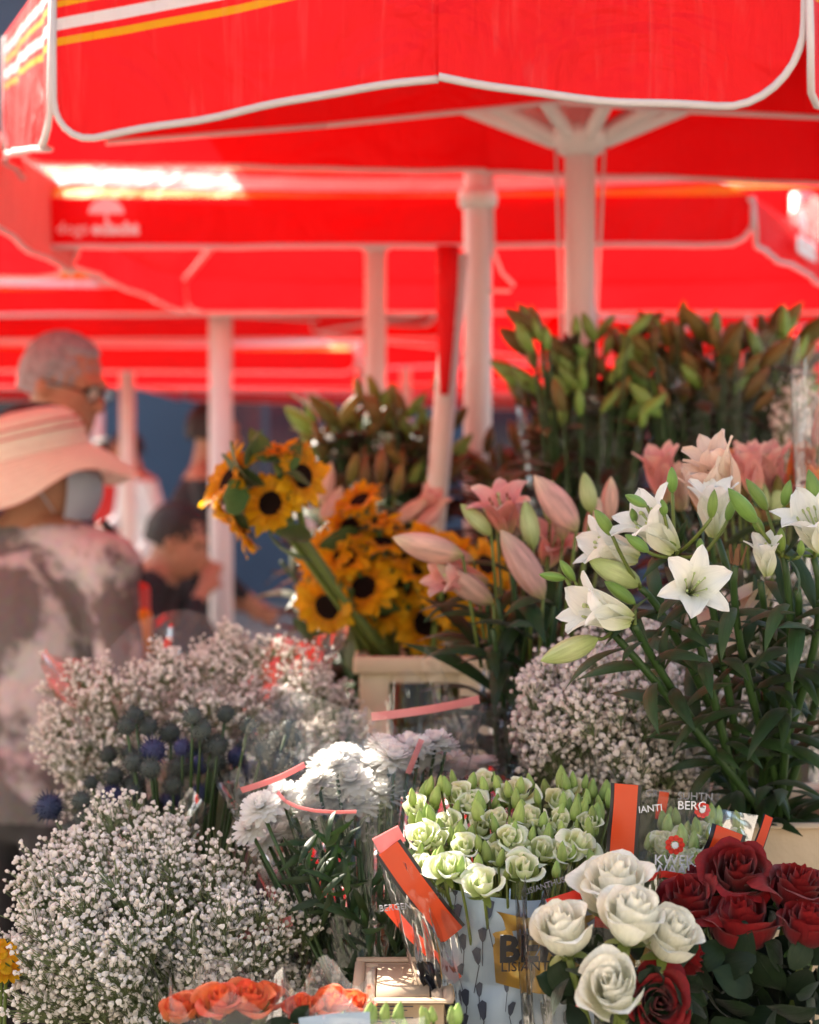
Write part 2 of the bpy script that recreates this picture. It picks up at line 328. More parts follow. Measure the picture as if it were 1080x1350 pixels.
# ------------------------------------------------------------------ meshes of flowers
def petal_mesh(name, mat, Lg, W, phi0, phi1, pw=1.5, cup=0.25, prof=None, ruf=0.0, nu=6, nv=9, seed=0, fold=0.0, rib=0.0):
    """base at origin; grows along +Z, bends outward to +X"""
    prof = prof or (lambda s: math.sin(PI * min(1, s * 0.93 + 0.06)) ** 0.75)
    cl = [(0, 0)]; K = 24
    for k in range(K):
        a = phi0 + (phi1 - phi0) * ((k + 0.5) / K) ** pw
        cl.append((cl[-1][0] + math.sin(a) * Lg / K, cl[-1][1] + math.cos(a) * Lg / K))
    mb = MB()
    def fn(u, v):
        w = 2 * u - 1; k = v * K; i = min(K - 1, int(k)); t = k - i
        x = lerp(cl[i][0], cl[i + 1][0], t); z = lerp(cl[i][1], cl[i + 1][1], t)
        a = phi0 + (phi1 - phi0) * v ** pw; ww = W * prof(v)
        off = cup * ww * w * w - rib * W * math.exp(-(w / .16) ** 2) * (1 - v * .6) + fold * ww * abs(w) + ruf * W * math.sin(w * 4 + v * 9 + seed) * abs(w) * v
        return (x - math.cos(a) * off, ww * w, z + math.sin(a) * off)
    mb.grid(fn, nu, nv); return mb.mesh(name, mat)

def rose_set(mat, n, Rr, H, op, seed, ruf=0.05, sep_mat=None, green=True):
    """list of petal meshes around +Z, base at origin, plus sepal/hip mesh"""
    r0 = random.Random(seed); out = []
    for i in range(n):
        t = i / (n - 1); ang = i * 2.399 + r0.uniform(-.25, .25)
        half = lerp(1.75, 1.02, t ** 0.6); rad = Rr * (0.10 + 0.80 * t ** 0.8) * r0.uniform(.94, 1.06)
        top = H * (1.0 - 0.26 * op * t ** 1.6) * r0.uniform(.95, 1.04); fl = op * t ** 1.3 * r0.uniform(.75, 1.25); ph = r0.uniform(0, 6)
        mb = MB()
        def fn(u, v):
            w = 2 * u - 1
            smx = 1 - 0.24 * abs(w) ** 2.4 + 0.05 * math.exp(-(w / .2) ** 2) * t
            h = v * smx; k = max(0, (h - 0.5) / 0.5)
            r = rad * max(0.12, math.sin(min(h, 0.62) / 0.62 * PI / 2)) ** 0.62
            r *= 1 - 0.30 * k * (1 - t) + 0.16 * w
            r += fl * Rr * 0.50 * k ** 2.2
            z = top * h - fl * Rr * 0.42 * k ** 3.2
            r += ruf * Rr * k * math.sin(5 * w + ph) * (0.4 + t); z += ruf * Rr * 0.8 * k * math.sin(7 * w + ph * 2)
            a = ang + w * half * (0.45 + 0.55 * math.sqrt(max(h, 0)))
            return (r * math.cos(a), r * math.sin(a), z)
        mb.grid(fn, 10, 9); out.append(mb.mesh('petal', mat))
    mb = MB()
    mb.lathe([(0.002, -0.012), (Rr * .14, -0.010), (Rr * .22, -0.004), (Rr * .30, 0.003), (Rr * .2, 0.010), (1e-4, 0.012)], 10)
    for k in range(5):
        a = k * 2 * PI / 5 + seed; c, s_ = math.cos(a), math.sin(a)
        def sf(u, v):
            w = (2 * u - 1) * Rr * .20 * (1 - v) ** .8; r = Rr * (.26 + .62 * math.sin(v * 1.7) * (1 if k % 2 else .75)); z = -0.002 + Rr * (.55 * v if k % 2 else -.25 * v)
            return (r * c - w * s_, r * s_ + w * c, z)
        mb.grid(sf, 2, 5)
    return out, mb.mesh('calyx', sep_mat or M_stem)

def bud_mesh(name, mat, fat=0.17, lobes=3, tip=0.9, n=12, twist=0.0):
    """unit length along +Z"""
    mb = MB()
    def fn(u, v):
        a = u * 2 * PI + twist * v
        r = fat * (math.sin(PI * min(1, v ** tip)) ** 0.72 * 0.92 + 0.10 * (1 - v) + 0.05 * (1 - v) ** 4) * (1 + 0.10 * math.cos(lobes * a))
        if v > .999: r = 1e-4
        return (r * math.cos(a), r * math.sin(a), v)
    mb.grid(fn, n, 10); return mb.mesh(name, mat)

ICO = None
def ico(sub):
    bm = bmesh.new(); bmesh.ops.create_icosphere(bm, subdivisions=sub, radius=1)
    V = np.array([v.co[:] for v in bm.verts]); F = np.array([[v.index for v in f.verts] for f in bm.faces]); bm.free(); return V, F

def place_flower(parent, name, petset, M, sub='petal'):
    pets, cal = petset
    h = part(name, cal, parent, M)
    for p in pets: part(sub, p, h, M)
    return h

# lanceolate lily leaf
leafprof = lambda s: max(0.03, math.sin(PI * min(1, s * .96 + .04)) ** .9 * (1 - .25 * s))
LEAFS = [petal_mesh('leaf', M_leaf_lily, 1, 0.10, 0.5 + .1 * k, 1.5 + .35 * k, 1.0, 0.0, leafprof, 0.1, 2, 8, k, -0.35) for k in range(4)]
M_leaf_olive = petal_mat('olive_leaf', [(0, (0.04, 0.042, 0.010)), (1, (0.10, 0.05, 0.012))], 0.3, 0.45, 0.4, 0.3, 18, 0.05, 0.3)
LEAFS_O = [petal_mesh('leaf', M_leaf_olive, 1, 0.14, .55 + .15 * k, 1.3 + .4 * k, 1.0, 0.0, leafprof, .12, 2, 8, k, -.35) for k in range(4)]
rleafprof = lambda s: max(0.02, math.sin(PI * min(1, s * .97 + .03)) ** .7)
RLEAFS = [petal_mesh('leaf', M_leaf_rose, 1, 0.33, .6 + .15 * k, 1.5 + .3 * k, 1.0, 0.12, rleafprof, .12, 4, 7, k, -0.2) for k in range(3)]
SLEAFS = [petal_mesh('leaf', M_leaf_sun, 1, 0.30, .3 + .3 * k, 1.4 + .4 * k, 1.0, 0.05, lambda s: max(.02, math.sin(PI * min(1, s ** .75)) ** .8), .12, 4, 7, k, -0.2) for k in range(3)]
BUD_G = bud_mesh('bud', M_bud_green); BUD_P = bud_mesh('bud', M_bud_pale, .19); BUD_O = bud_mesh('bud', M_bud_olive, .18); BUD_K = bud_mesh('bud', M_bud_pink, .20)
BUD_L = bud_mesh('bud', M_lisi_bud, .24, 5, 0.62, 10, 0.8)

def lily_set(mat, open_=1.0, Lg=0.075):
    prof_o = lambda s: max(.12, math.sin(PI * min(1, s * .86 + .10)) ** .8) if s < .999 else .02
    a = petal_mesh('petal', mat, Lg, Lg * .175, .18, .18 + 1.45 * open_, 2.0, .22, prof_o, .12, 8, 12, 1, rib=.16)
    b = petal_mesh('petal', mat, Lg * .97, Lg * .245, .16, .16 + 1.3 * open_, 2.1, .26, prof_o, .20, 8, 12, 3, rib=.16)
    mb = MB()
    for k in range(6):
        q = k * PI / 3 + .3; r = .16 * Lg
        p1 = Vector((r * math.cos(q), r * math.sin(q), Lg * .62)); mb.tube([(0, 0, .02 * Lg), p1 * .5 + Vector((0, 0, .05 * Lg)), p1], Lg * .008, 4)
        mb.sphere(p1, (Lg * .02, Lg * .02, Lg * .045), 6, 4, mi=1)
    mb.tube([(0, 0, 0), (.02 * Lg, 0, Lg * .72)], Lg * .014, 5); mb.sphere((.02 * Lg, 0, Lg * .73), Lg * .03, 6, 4)
    return a, b, mb.mesh('stamens', [M_bud_pale, M_anther if mat is not M_lily_white else M_bud_pale])
LILY_W = [lily_set(M_lily_white, o) for o in (.62, .9, 1.2)]
LILY_PEACH = [lily_set(M_lily_peach, o) for o in (.5, .9)]
LILY_PINK = [lily_set(M_lily_pink, o, .09) for o in (.5, 1.1)]
LILY_OR = [lily_set(M_lily_orange, o, .08) for o in (.35, .8)]
def lily(parent, st, loc, axis, s=1.0, roll=0.0):
    a, b, c = st; M = align(loc, axis, roll, s)
    h = part('lily_flower', c, parent, M)
    for k in range(6): part('petal', a if k % 2 else b, h, M @ Matrix.Rotation(k * PI / 3, 4, 'Z'))
    return h
def bud(parent, me, b, t, fatx=1.0, roll=None):
    b, t = Vector(b), Vector(t); l = (t - b).length
    return part('bud', me, parent, align(b, t - b, RND.uniform(0, 6) if roll is None else roll, (l * fatx, l * fatx, l)))
def bez(p0, p1, p2, n=8):
    return [p0 * (1 - t) ** 2 + p1 * 2 * t * (1 - t) + p2 * t * t for t in [i / n for i in range(n + 1)]]
def stem(parent, pts, r0, r1, mat=None, n=6):
    mb = MB(); k = len(pts); mb.tube(pts, [lerp(r0, r1, i / (k - 1)) for i in range(k)], n)
    return part('stem', mb.mesh('stem', mat or M_stem), parent)
def leaves_on(parent, pts, count, lmin, lmax, t0=.1, t1=.95, meshes=None, wide=1.0, spread=1.0, rise=.4):
    for i in range(count):
        t = t0 + (t1 - t0) * (i + RND.random() * .6) / count; k = t * (len(pts) - 1); j = min(len(pts) - 2, int(k))
        p = pts[j].lerp(pts[j + 1], k - j); ax = (pts[j + 1] - pts[j]).normalized()
        l = RND.uniform(lmin, lmax); M = align(p, ax, i * 2.4 + RND.uniform(-.4, .4), (l, l * wide, l))
        part('leaf', RND.choice(meshes or LEAFS), parent, M)

# ------------------------------------------------------------------ setting
mb = MB(); mb.grid(lambda u, v: (lerp(-150, 150, u), lerp(-60, 240, v), 0), 30, 30)
m, n, out = newmat('paving')
tc = N(n, 'ShaderNodeTexCoord'); br = N(n, 'ShaderNodeTexBrick', Scale=2.4); L(n, tc.outputs['Object'], br.inputs['Vector'])
br.inputs['Color1'].default_value = (.23, .21, .185, 1); br.inputs['Color2'].default_value = (.28, .255, .22, 1); br.inputs['Mortar'].default_value = (.10, .09, .08, 1)
b = N(n, 'ShaderNodeBsdfPrincipled', Roughness=.85); L(n, br.outputs[0], b.inputs['Base Color']); L(n, b.outputs[0], out.inputs[0])
struct('ground', mb.mesh('ground', m))

# dark building across the square
M_facade = simple('facade', (0.06, 0.10, 0.15), 0.8, 0.35, 0.8)
M_facade_tr = simple('facade_trim', (0.10, 0.13, 0.17), 0.7)
M_glass_dark = simple('window_glass', (0.02, 0.03, 0.045), 0.12)
M_roof = simple('roof_slate', (0.05, 0.05, 0.055), 0.7)
bd = thing('building', 'dark blue grey building across the square behind the parasols', 'building', (-2, 19, 0))
mb = MB(); mb.box((-2, 22, 3.6), (30, 6, 7.2)); part('wall', mb.mesh('wall', M_facade, False), bd)
mb = MB(); mb.box((-2, 21.9, 7.45), (30.8, 7, .5)); mb.box((-2, 22, 8.4), (29, 4, 1.5)); part('roof', mb.mesh('roof', M_roof, False), bd)
for i in range(9):
    for j in range(2):
        x, z = -14 + i * 3.1, 2.0 + j * 2.9
        mb = MB(); mb.box((x, 18.97, z), (1.4, .1, 1.9)); w = part('window', mb.mesh('window', M_facade_tr, False), bd)
        mb = MB(); mb.box((x - .33, 18.91, z), (.58, .04, 1.66)); mb.box((x + .33, 18.91, z), (.58, .04, 1.66)); part('pane', mb.mesh('pane', M_glass_dark, False), w)

# unseen building added behind the viewer to bounce sunlight onto the stalls
M_plaster = simple('pale_plaster', (0.52, 0.48, 0.42), 0.85, 0.08, 1.5, bump=.2, bscale=30)
bn = thing('building', 'pale plaster building facing the stalls from across the square', 'building', (1, -13, 0))
mb = MB(); mb.box((1, -16, 4.5), (34, 6, 9)); part('wall', mb.mesh('wall', M_plaster, False), bn)
mb = MB(); mb.box((1, -16, 9.3), (35, 7, .6)); part('roof', mb.mesh('roof', M_roof, False), bn)
for i in range(10):
    for j in range(3):
        x, z = -14 + i * 3.3, 1.5 + j * 2.9
        mb = MB(); mb.box((x, -12.96, z), (1.3, .12, 1.9)); w = part('window', mb.mesh('window', M_facade_tr, False), bn)
        mb = MB(); mb.box((x - .31, -12.89, z), (.54, .04, 1.66)); mb.box((x + .31, -12.89, z), (.54, .04, 1.66)); part('pane', mb.mesh('pane', M_glass_dark, False), w)

# ------------------------------------------------------------------ parasols
YEL, WHT, PNK = (0.82, 0.36, 0.008), (0.78, 0.74, 0.74), (0.75, 0.08, 0.08)
M_canopy = fabric_mat('canopy_red', None, 0.15)
M_canopy_striped = fabric_mat('canopy_red_striped', [(0, RED), (.77, YEL), (.81, RED), (.85, WHT), (.915, RED), (.94, YEL), (.99, RED)], 0.15)
M_valance = fabric_mat('valance_red', [(0, RED), (.06, YEL), (.13, RED), (.17, WHT), (.27, RED), (.29, YEL), (.37, RED)], 0.4)
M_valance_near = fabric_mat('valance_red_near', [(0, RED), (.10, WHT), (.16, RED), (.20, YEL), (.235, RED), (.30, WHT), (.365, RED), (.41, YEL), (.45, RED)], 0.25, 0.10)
M_valance_plain = fabric_mat('valance_red_plain', None, 0.33)
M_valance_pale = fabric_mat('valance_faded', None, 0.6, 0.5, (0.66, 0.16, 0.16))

def valance(parent, A, B, h, mat, rl=0.0, rr=0.0, nrm=None, seed=0, sag=0.0, trim=True, wave=0.008, trim_w=0.006, nu=28, bow=0.0):
    """cloth flap hanging from A to B; rounded lower corners rl / rr; white hem tape"""
    A, B = Vector(A), Vector(B); d = B - A; Lh = d.xy.length
    nm = nrm or Vector((d.y, -d.x, 0)).normalized()
    def bot(u):
        x = u * Lh; y = Lh - x; hh = h + sag * math.sin(PI * u)
        if rl and x < rl: hh = hh - rl + math.sqrt(max(0, rl * rl - (rl - x) ** 2))
        if rr and y < rr: hh = hh - rr + math.sqrt(max(0, rr * rr - (rr - y) ** 2))
        return hh
    def pt(u, zz):
        p = A.lerp(B, u); k = zz / h
        o = wave * k * (math.sin(u * Lh * 11 + seed) + .6 * math.sin(u * Lh * 23 + seed * 2.1) + .5 * math.sin(u * Lh * 41 + k * 3)) + bow * math.sin(PI * u)
        return p + nm * o + Vector((0, 0, -zz))
    us = [.5 - .5 * math.cos(PI * i / nu) if (rl or rr) else i / nu for i in range(nu + 1)]
    mb = MB(); nv = 8; vs, uv, fs = [], [], []
    for j in range(nv + 1):
        for u in us:
            zz = bot(u) * j / nv; vs.append(pt(u, zz)); uv.append((u * Lh, zz / h))
    for j in range(nv):
        for i in range(nu): a = j * (nu + 1) + i; fs.append((a, a + 1, a + nu + 2, a + nu + 1))
    mb.add(vs, fs, uv); fl = part('valance', mb.mesh('valance', mat), parent)
    if trim:
        pts = [pt(u, bot(u)) for u in us]
        if rl: pts = [pt(0, h * .02)] + pts
        if rr: pts = pts + [pt(1, h * .02)]
        mb = MB(); mb.tube(pts, trim_w, 6); part('hem_tape', mb.mesh('hem_tape', M_trim), fl)
    return fl
def canopy(parent, rim, apex, sag=0.06, mat=None, skip=()):
    k = len(rim); apex = Vector(apex)
    for i in range(k):
        if i in skip: continue
        A, B = Vector(rim[i]), Vector(rim[(i + 1) % k])
        def fn(u, v):
            p = apex.lerp(A.lerp(B, u), v); return p + Vector((0, 0, -sag * math.sin(PI * u) * v * (1.35 - v)))
        mb = MB(); mb.grid(fn, 8, 10); part('canopy_panel', mb.mesh('canopy_panel', mat if mat and i == 0 else M_canopy), parent)
        mb = MB(); mb.tube([apex + Vector((0, 0, -.02)), apex.lerp(A, .5) + Vector((0, 0, -.018)), A + Vector((0, 0, -.012))], .009, 6); part('rib', mb.mesh('rib', M_white_pole), parent)
def pole(parent, base, top, r, hub_z=None, rim=None, apex=None, frac=.5):
    base, top = Vector(base), Vector(top); mb = MB(); mb.tube([base, base.lerp(top, .5), top], r, 20); part('pole', mb.mesh('pole', M_white_pole), parent)
    mb = MB(); mb.lathe([(r * 1.01, .02), (.22, .02), (.24, .0), (.24, .06), (r * 1.3, .10), (r * 1.3, .3), (r * 1.01, .3)][1:], 20, 0, Matrix.Translation((base.x, base.y, .0))); part('base', mb.mesh('base', M_dark), parent)
    if hub_z:
        t = (hub_z - base.z) / (top.z - base.z); c = base.lerp(top, t)
        mb = MB(); mb.lathe([(r * 1.02, -.03), (r * 1.35, -.028), (r * 1.7, -.005), (r * 1.75, .012), (r * 1.3, .02), (r * 1.25, .05), (r * 1.02, .052)], 20, 0, Matrix.Translation(c)); part('hub', mb.mesh('hub', M_white_pole), parent)
        for q in rim or []:
            e = Vector(apex).lerp(Vector(q), frac) + Vector((0, 0, -.03)); d = (e - c); d.z = 0; s = c + d.normalized() * r * 1.6
            mb = MB(); mb.tube([s, e], .011, 8); part('strut', mb.mesh('strut', M_white_pole), parent)

def quad_parasol(label, fl, fr, depth, dz, vh, pole_xy=None, pr=.032, mat=None, dirn=None, back=None, rnd_=.08, apexh=.45, hub=True, nsag=0.0, trim=True, vmats=None, vs=.62):
    """rectangular parasol: fl, fr = lower front corners of its valance"""
    vh *= vs; fl, fr = Vector(fl), Vector(fr); d = (fr - fl); dn = dirn or Vector((-d.y, d.x, 0)).normalized()
    A, B = fl + Vector((0, 0, vh)), fr + Vector((0, 0, vh)); C, D = B + dn * depth + Vector((0, 0, dz)), A + dn * depth + Vector((0, 0, dz))
    
    if back: C, D = [Vector((x, y, A.z + dz)) for x, y in back]
    rim = [A, B, C, D]; c = (A + B + C + D) / 4
    if pole_xy: c = Vector((pole_xy[0], pole_xy[1], c.z))
    ap = c + Vector((0, 0, apexh)); root = thing('market_parasol', label, 'parasol', (c.x, c.y, 0), 'red market parasols')
    canopy(root, rim, ap, mat=M_canopy_striped); out = []
    for i in range(4):
        p, q = rim[i], rim[(i + 1) % 4]
        out.append(valance(root, p, q, vh, vmats[i] if vmats else M_valance_plain, rnd_, rnd_, seed=i * 1.7 + c.x, trim=trim, sag=nsag))
    pole(root, (c.x, c.y, 0), ap, pr, c.z + .02 if hub else None, rim, ap, .55)
    return root, out

# nearest parasol: eight-sided, the pole with the flared hub
C0 = Vector((*P(765, 200, 3.2).xy, 0)); VH = .215
def rimpt(px, py, d, vh=VH): p = P(px, py, d); p.z += vh; return p
rim0 = [rimpt(1062, 136, 1.88), rimpt(578, 104, 1.92), rimpt(72, 192, 2.06), rimpt(8, 204, 3.1), rimpt(24, 214, 3.55, .16), rimpt(640, 226, 3.6, .16), rimpt(1190, 246, 3.52, .16), rimpt(1260, 200, 3.0)]
root0 = thing('market_parasol', 'red parasol with flared white hub holding the long striped valance above the lilies', 'parasol', C0, 'red market parasols')
apex0 = Vector((C0.x, C0.y, 2.62))
canopy(root0, rim0, apex0, .05)
kw = dict(trim_w=.0046)
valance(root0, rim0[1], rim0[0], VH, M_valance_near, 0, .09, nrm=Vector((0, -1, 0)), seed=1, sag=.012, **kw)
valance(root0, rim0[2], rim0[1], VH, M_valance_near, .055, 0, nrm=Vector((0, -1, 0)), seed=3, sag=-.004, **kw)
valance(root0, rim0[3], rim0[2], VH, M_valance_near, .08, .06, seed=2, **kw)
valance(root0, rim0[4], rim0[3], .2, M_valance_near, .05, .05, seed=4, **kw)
valance(root0, rim0[5], rim0[4], .16, M_valance_plain, 0, .05, seed=5, **kw)
valance(root0, rim0[6], rim0[5], .16, M_valance_plain, .05, 0, seed=6, **kw)
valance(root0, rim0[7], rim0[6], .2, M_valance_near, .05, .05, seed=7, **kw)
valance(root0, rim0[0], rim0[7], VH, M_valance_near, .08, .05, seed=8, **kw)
# inner gutter strip between the two front ribs
g = [P(140, 188, 2.95), P(430, 165, 2.9), P(735, 134, 2.85), P(905, 146, 2.85), P(1120, 156, 2.9)]
for i in range(4):
    f = part('inner_valance', (lambda mb: (mb.grid(lambda u, v: g[i].lerp(g[i + 1], u) + Vector((0, .0, .20 * v)), 8, 3), mb.mesh('inner_valance', M_valance_plain))[1])(MB()), root0)
    mb = MB(); mb.tube([g[i], g[i].lerp(g[i + 1], .5), g[i + 1]], .0045, 6); part('hem_tape', mb.mesh('hem_tape', M_trim), f)
pole(root0, C0, apex0, .029)
hz = P(765, 190, 3.2).z; hc = Vector((C0.x, C0.y, hz))
mb = MB(); mb.lathe([(.0295, -.022), (.036, -.02), (.058, .004), (.062, .02), (.05, .03), (.045, .075), (.0295, .08)], 24, 0, Matrix.Translation(hc)); part('hub', mb.mesh('hub', M_white_pole), root0)
for k in range(8):
    q = k * PI / 4 + .25; dv = Vector((math.cos(q), math.sin(q), 0))
    mb = MB(); s, e = hc + dv * .055 + Vector((0, 0, .015)), hc + dv * .42 + Vector((0, 0, .175))
    sd = dv.cross(Vector((0, 0, 1)))
    def sf(u, v): a = u * 2 * PI; return s.lerp(e, v) + sd * (.013 * math.cos(a)) + Vector((0, 0, .020 * math.sin(a)))
    mb.grid(sf, 8, 2); part('strut', mb.mesh('strut', M_white_pole), root0)
for px in (733, 797):
    mb = MB(); a, c = P(px, 195, 3.17), P(lerp(px, 765, .25) + (0 if px < 765 else -4), 470, 3.17); mb.tube([a, a.lerp(c, .5), c, Vector((c.x, c.y, .9))], .0028, 5); part('rope', mb.mesh('rope', M_trim), root0)

# second parasol: its pole with the collar and cleat; canopy high above
c1 = P(630, 400, 3.72); C1 = Vector((c1.x, c1.y, 0))
root1 = thing('market_parasol', 'red parasol on the white pole with collar, cord and hook', 'parasol', C1, 'red market parasols')
rim1 = [C1 + Vector((x, y, 2.62)) for x, y in ((-.75, -.7), (.75, -.7), (.75, .7), (-.75, .7))]; apex1 = C1 + Vector((0, 0, 2.98))
canopy(root1, rim1, apex1)
for i in range(4): valance(root1, rim1[i], rim1[(i + 1) % 4], .16, M_valance, .06, .06, seed=i)
pole(root1, C1, apex1, .031)
z = P(625, 262, 3.72).z
mb = MB(); mb.lathe([(.0312, -.02), (.04, -.018), (.044, 0), (.04, .02), (.0312, .022)], 24, 0, Matrix.Translation((C1.x, C1.y, z))); part('collar', mb.mesh('collar', M_white_pole), root1)
mb = MB(); mb.tube([P(648, 228, 3.7), P(650, 330, 3.7), P(662, 360, 3.7), P(678, 376, 3.7), P(672, 384, 3.7), P(642, 383, 3.7)], .004, 6); part('cord', mb.mesh('cord', M_white_pole), root1)

# leaning pole with the red sleeve (a furled side parasol)
rl = thing('furled_parasol', 'leaning white pole with a furled red cloth at its top', 'parasol', (P(560, 600, 3.2).x, 3.2, 0))
a, c = P(603, 335, 3.2), P(572, 700, 3.2); dirn = (c - a).normalized(); bt = c + dirn * ((c.z) / -dirn.z)
mb = MB(); mb.tube([a, c, bt], .021, 16); part('pole', mb.mesh('pole', M_white_pole), rl)
mb = MB(); a2 = P(590, 325, 3.165); c2 = P(586, 520, 3.165); mb.tube([a2, a2.lerp(c2, .3), a2.lerp(c2, .7), c2], [.022, .021, .014, .008], 10); part('furled_cloth', mb.mesh('furled_cloth', M_canopy), rl)

# left parasol whose side valance hangs at the picture's edge
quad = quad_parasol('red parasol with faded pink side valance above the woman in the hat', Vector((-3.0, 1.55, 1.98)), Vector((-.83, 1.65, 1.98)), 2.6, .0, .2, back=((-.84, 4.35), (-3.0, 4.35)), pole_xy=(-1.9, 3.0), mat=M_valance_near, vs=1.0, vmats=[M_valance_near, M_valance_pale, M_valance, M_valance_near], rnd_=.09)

def logo(parent, A, B, s, small=False):
    """umbrella emblem over a line of lettering, on the cloth from A to B"""
    d = (Vector(B) - Vector(A)).normalized(); nm = Vector((d.y, -d.x, 0)).normalized(); up = Vector((0, 0, 1))
    o = Vector(A) + nm * .022; mb = MB()
    if not small:
        def q(x, z): return o + d * (x * s) + up * (z * s)
        arc = [q(.5 + .36 * math.cos(t), .16 + .30 * math.sin(t)) for t in [PI * i / 14 for i in range(15)]]
        vs = arc + [a + nm * .003 for a in arc]; k = len(arc)
        mb.add(vs, [tuple(range(k)), tuple(range(2 * k - 1, k - 1, -1))] + [(i, (i + 1) % k, k + (i + 1) % k, k + i) for i in range(k)])
        mb.box((0, 0, 0), (.05 * s, .003, .22 * s), M=Matrix.Translation(q(.5, .06)) @ Matrix((d, nm, up)).transposed().to_4x4())
        part('emblem', mb.mesh('emblem', M_print_white, False), parent)
    return d, nm, o
def text(parent, body, loc, right, up, size, mat, name='lettering', bold=0.0, align_x='LEFT', ext=.0006):
    cu = bpy.data.curves.new('lettering', 'FONT'); cu.body = body; cu.size = size; cu.extrude = ext; cu.offset = bold; cu.align_x = align_x; cu.resolution_u = 2
    ob = bpy.data.objects.new('tmp', cu); COL.objects.link(ob); dg = bpy.context.evaluated_depsgraph_get()
    me = bpy.data.meshes.new_from_object(ob.evaluated_get(dg)); bpy.data.objects.remove(ob); bpy.data.curves.remove(cu)
    me.materials.clear(); me.materials.append(mat); r = Vector(right).normalized(); nn = r.cross(Vector(up)).normalized(); u2 = nn.cross(r)
    M = Matrix((r, u2, nn)).transposed().to_4x4(); M.translation = loc
    return part(name, me, parent, M)

# parasol with emblem and lettering, stripes along its valance
r2, v2 = quad_parasol('red parasol with white emblem and lettering on its long striped valance', P(38, 326, 4.0), P(992, 322, 4.05), 1.65, 0.0, .185, pole_xy=(P(495, 400, 4.9).x, 4.9), pr=.031, back=((1.55, 5.7), (-.75, 5.7)), rnd_=.06, apexh=.6)
A, B = P(75, 310, 3.97), P(300, 310, 3.97); d, nm, o = logo(v2[0], P(110, 294, 3.99), P(300, 294, 3.99), .115)
text(v2[0], 'dogs', P(74, 308, 3.965), (1, 0, 0), (0, 0, 1), .040, M_print_white); text(v2[0], 'eclacht', P(121, 308, 3.965), (1, 0, 0), (0, 0, 1), .038, M_print_white, bold=.0025)
rA, rB = P(1000, 310, 4.08), P(1090, 330, 5.5); dd = (rB - rA); dd.z = 0; dd.normalize()
rA, rB = P(992, 322, 4.05), Vector((1.55, 5.7, 2.0)); dd = (rB - rA); dd.z = 0; L2 = dd.length; dd.normalize(); q0 = rA + dd * .22 * L2 + Vector((0, 0, .075))
logo(v2[1], q0, q0 + dd, .15); text(v2[1], 'eclacht', q0 + Vector((dd.y, -dd.x, 0)) * .025 - Vector((0, 0, .045)), dd, (0, 0, 1), .09, M_print_white, bold=.004)

quad_parasol('red parasol with small lettering tucked behind the one with the emblem', P(112, 356, 5.95), P(592, 384, 6.0), 1.5, 0, .19, rnd_=.05, mat=M_valance_plain, pr=.03, apexh=.3, pole_xy=(P(495, 400, 6.8).x, 6.8))
rs = bpy.data.objects['market_parasol.004'] if 'market_parasol.004' in bpy.data.objects else root1
vs_ = [c for c in rs.children if c.name.startswith('valance')][0]
text(vs_, 'www dogs eclacht', P(142, 356, 5.9), (1, 0, .0), (0, 0, 1), .032, M_print_white, bold=.002)
quad_parasol('red parasol with low dark valance on the thick white pole beside the sunflowers', P(-190, 416, 6.2), P(600, 412, 6.2), 1.5, .02, .15, pole_xy=(P(291, 500, 6.4).x, 6.4), pr=.044, rnd_=.05, apexh=.35)
quad_parasol('red parasol slanting down to the right with bold white stripe behind the lily buds', P(640, 398, 6.1), P(986, 442, 6.6), 1.6, 0, .24, rnd_=.05, pr=.035, pole_xy=(P(915, 440, 7.4).x, 7.4), apexh=.8)
quad_parasol('red parasol at the end of the row behind the wrapped lily buds', P(985, 440, 7.2), P(1400, 380, 6.2), 1.5, 0, .25, pole_xy=(P(1056, 440, 7.6).x, 7.6), rnd_=.05, pr=.046)
quad_parasol('far red parasol with pale stripe above the grey haired man', P(-160, 488, 9.2), P(470, 492, 9.2), 1.9, 0, .20, pole_xy=(P(168, 600, 9.9).x, 9.9), pr=.044, rnd_=.07, apexh=.42)
quad_parasol('far red parasol behind the dark lily bunches', P(475, 486, 9.0), P(1010, 470, 9.0), 2.0, 0, .3, pole_xy=(P(535, 500, 10.0).x, 10.0), rnd_=.07, apexh=.5)
quad_parasol('farthest red parasol in front of the dark building', P(185, 512, 12.5), P(735, 526, 12.5), 2.2, 0, .26, pole_xy=(P(408, 540, 13).x, 13.2), pr=.05, rnd_=.1, apexh=.4)
quad_parasol('far red parasol low behind the right lily buds', P(640, 520, 11.5), P(1300, 500, 11.5), 2.2, 0, .5, rnd_=.1, apexh=.5)
quad_parasol('tall red parasol rising behind the right end of the one with the emblem', P(860, 335, 8.2), P(1420, 325, 8.0), 2.0, 0, .5, rnd_=.07, pr=.04, apexh=.6)
quad_parasol('tall red parasol rising behind the left end of the one with the emblem', P(-420, 330, 8.0), P(290, 335, 8.0), 2.0, 0, .5, rnd_=.07, pr=.04, apexh=.6, pole_xy=(-3.1, 9.2))
quad_parasol('far red parasol at the left behind the grey haired man', P(-500, 512, 12.5), P(60, 512, 12.5), 2.2, 0, .3, pole_xy=(P(122, 600, 13).x, 13.2), pr=.05, rnd_=.1, apexh=.4)

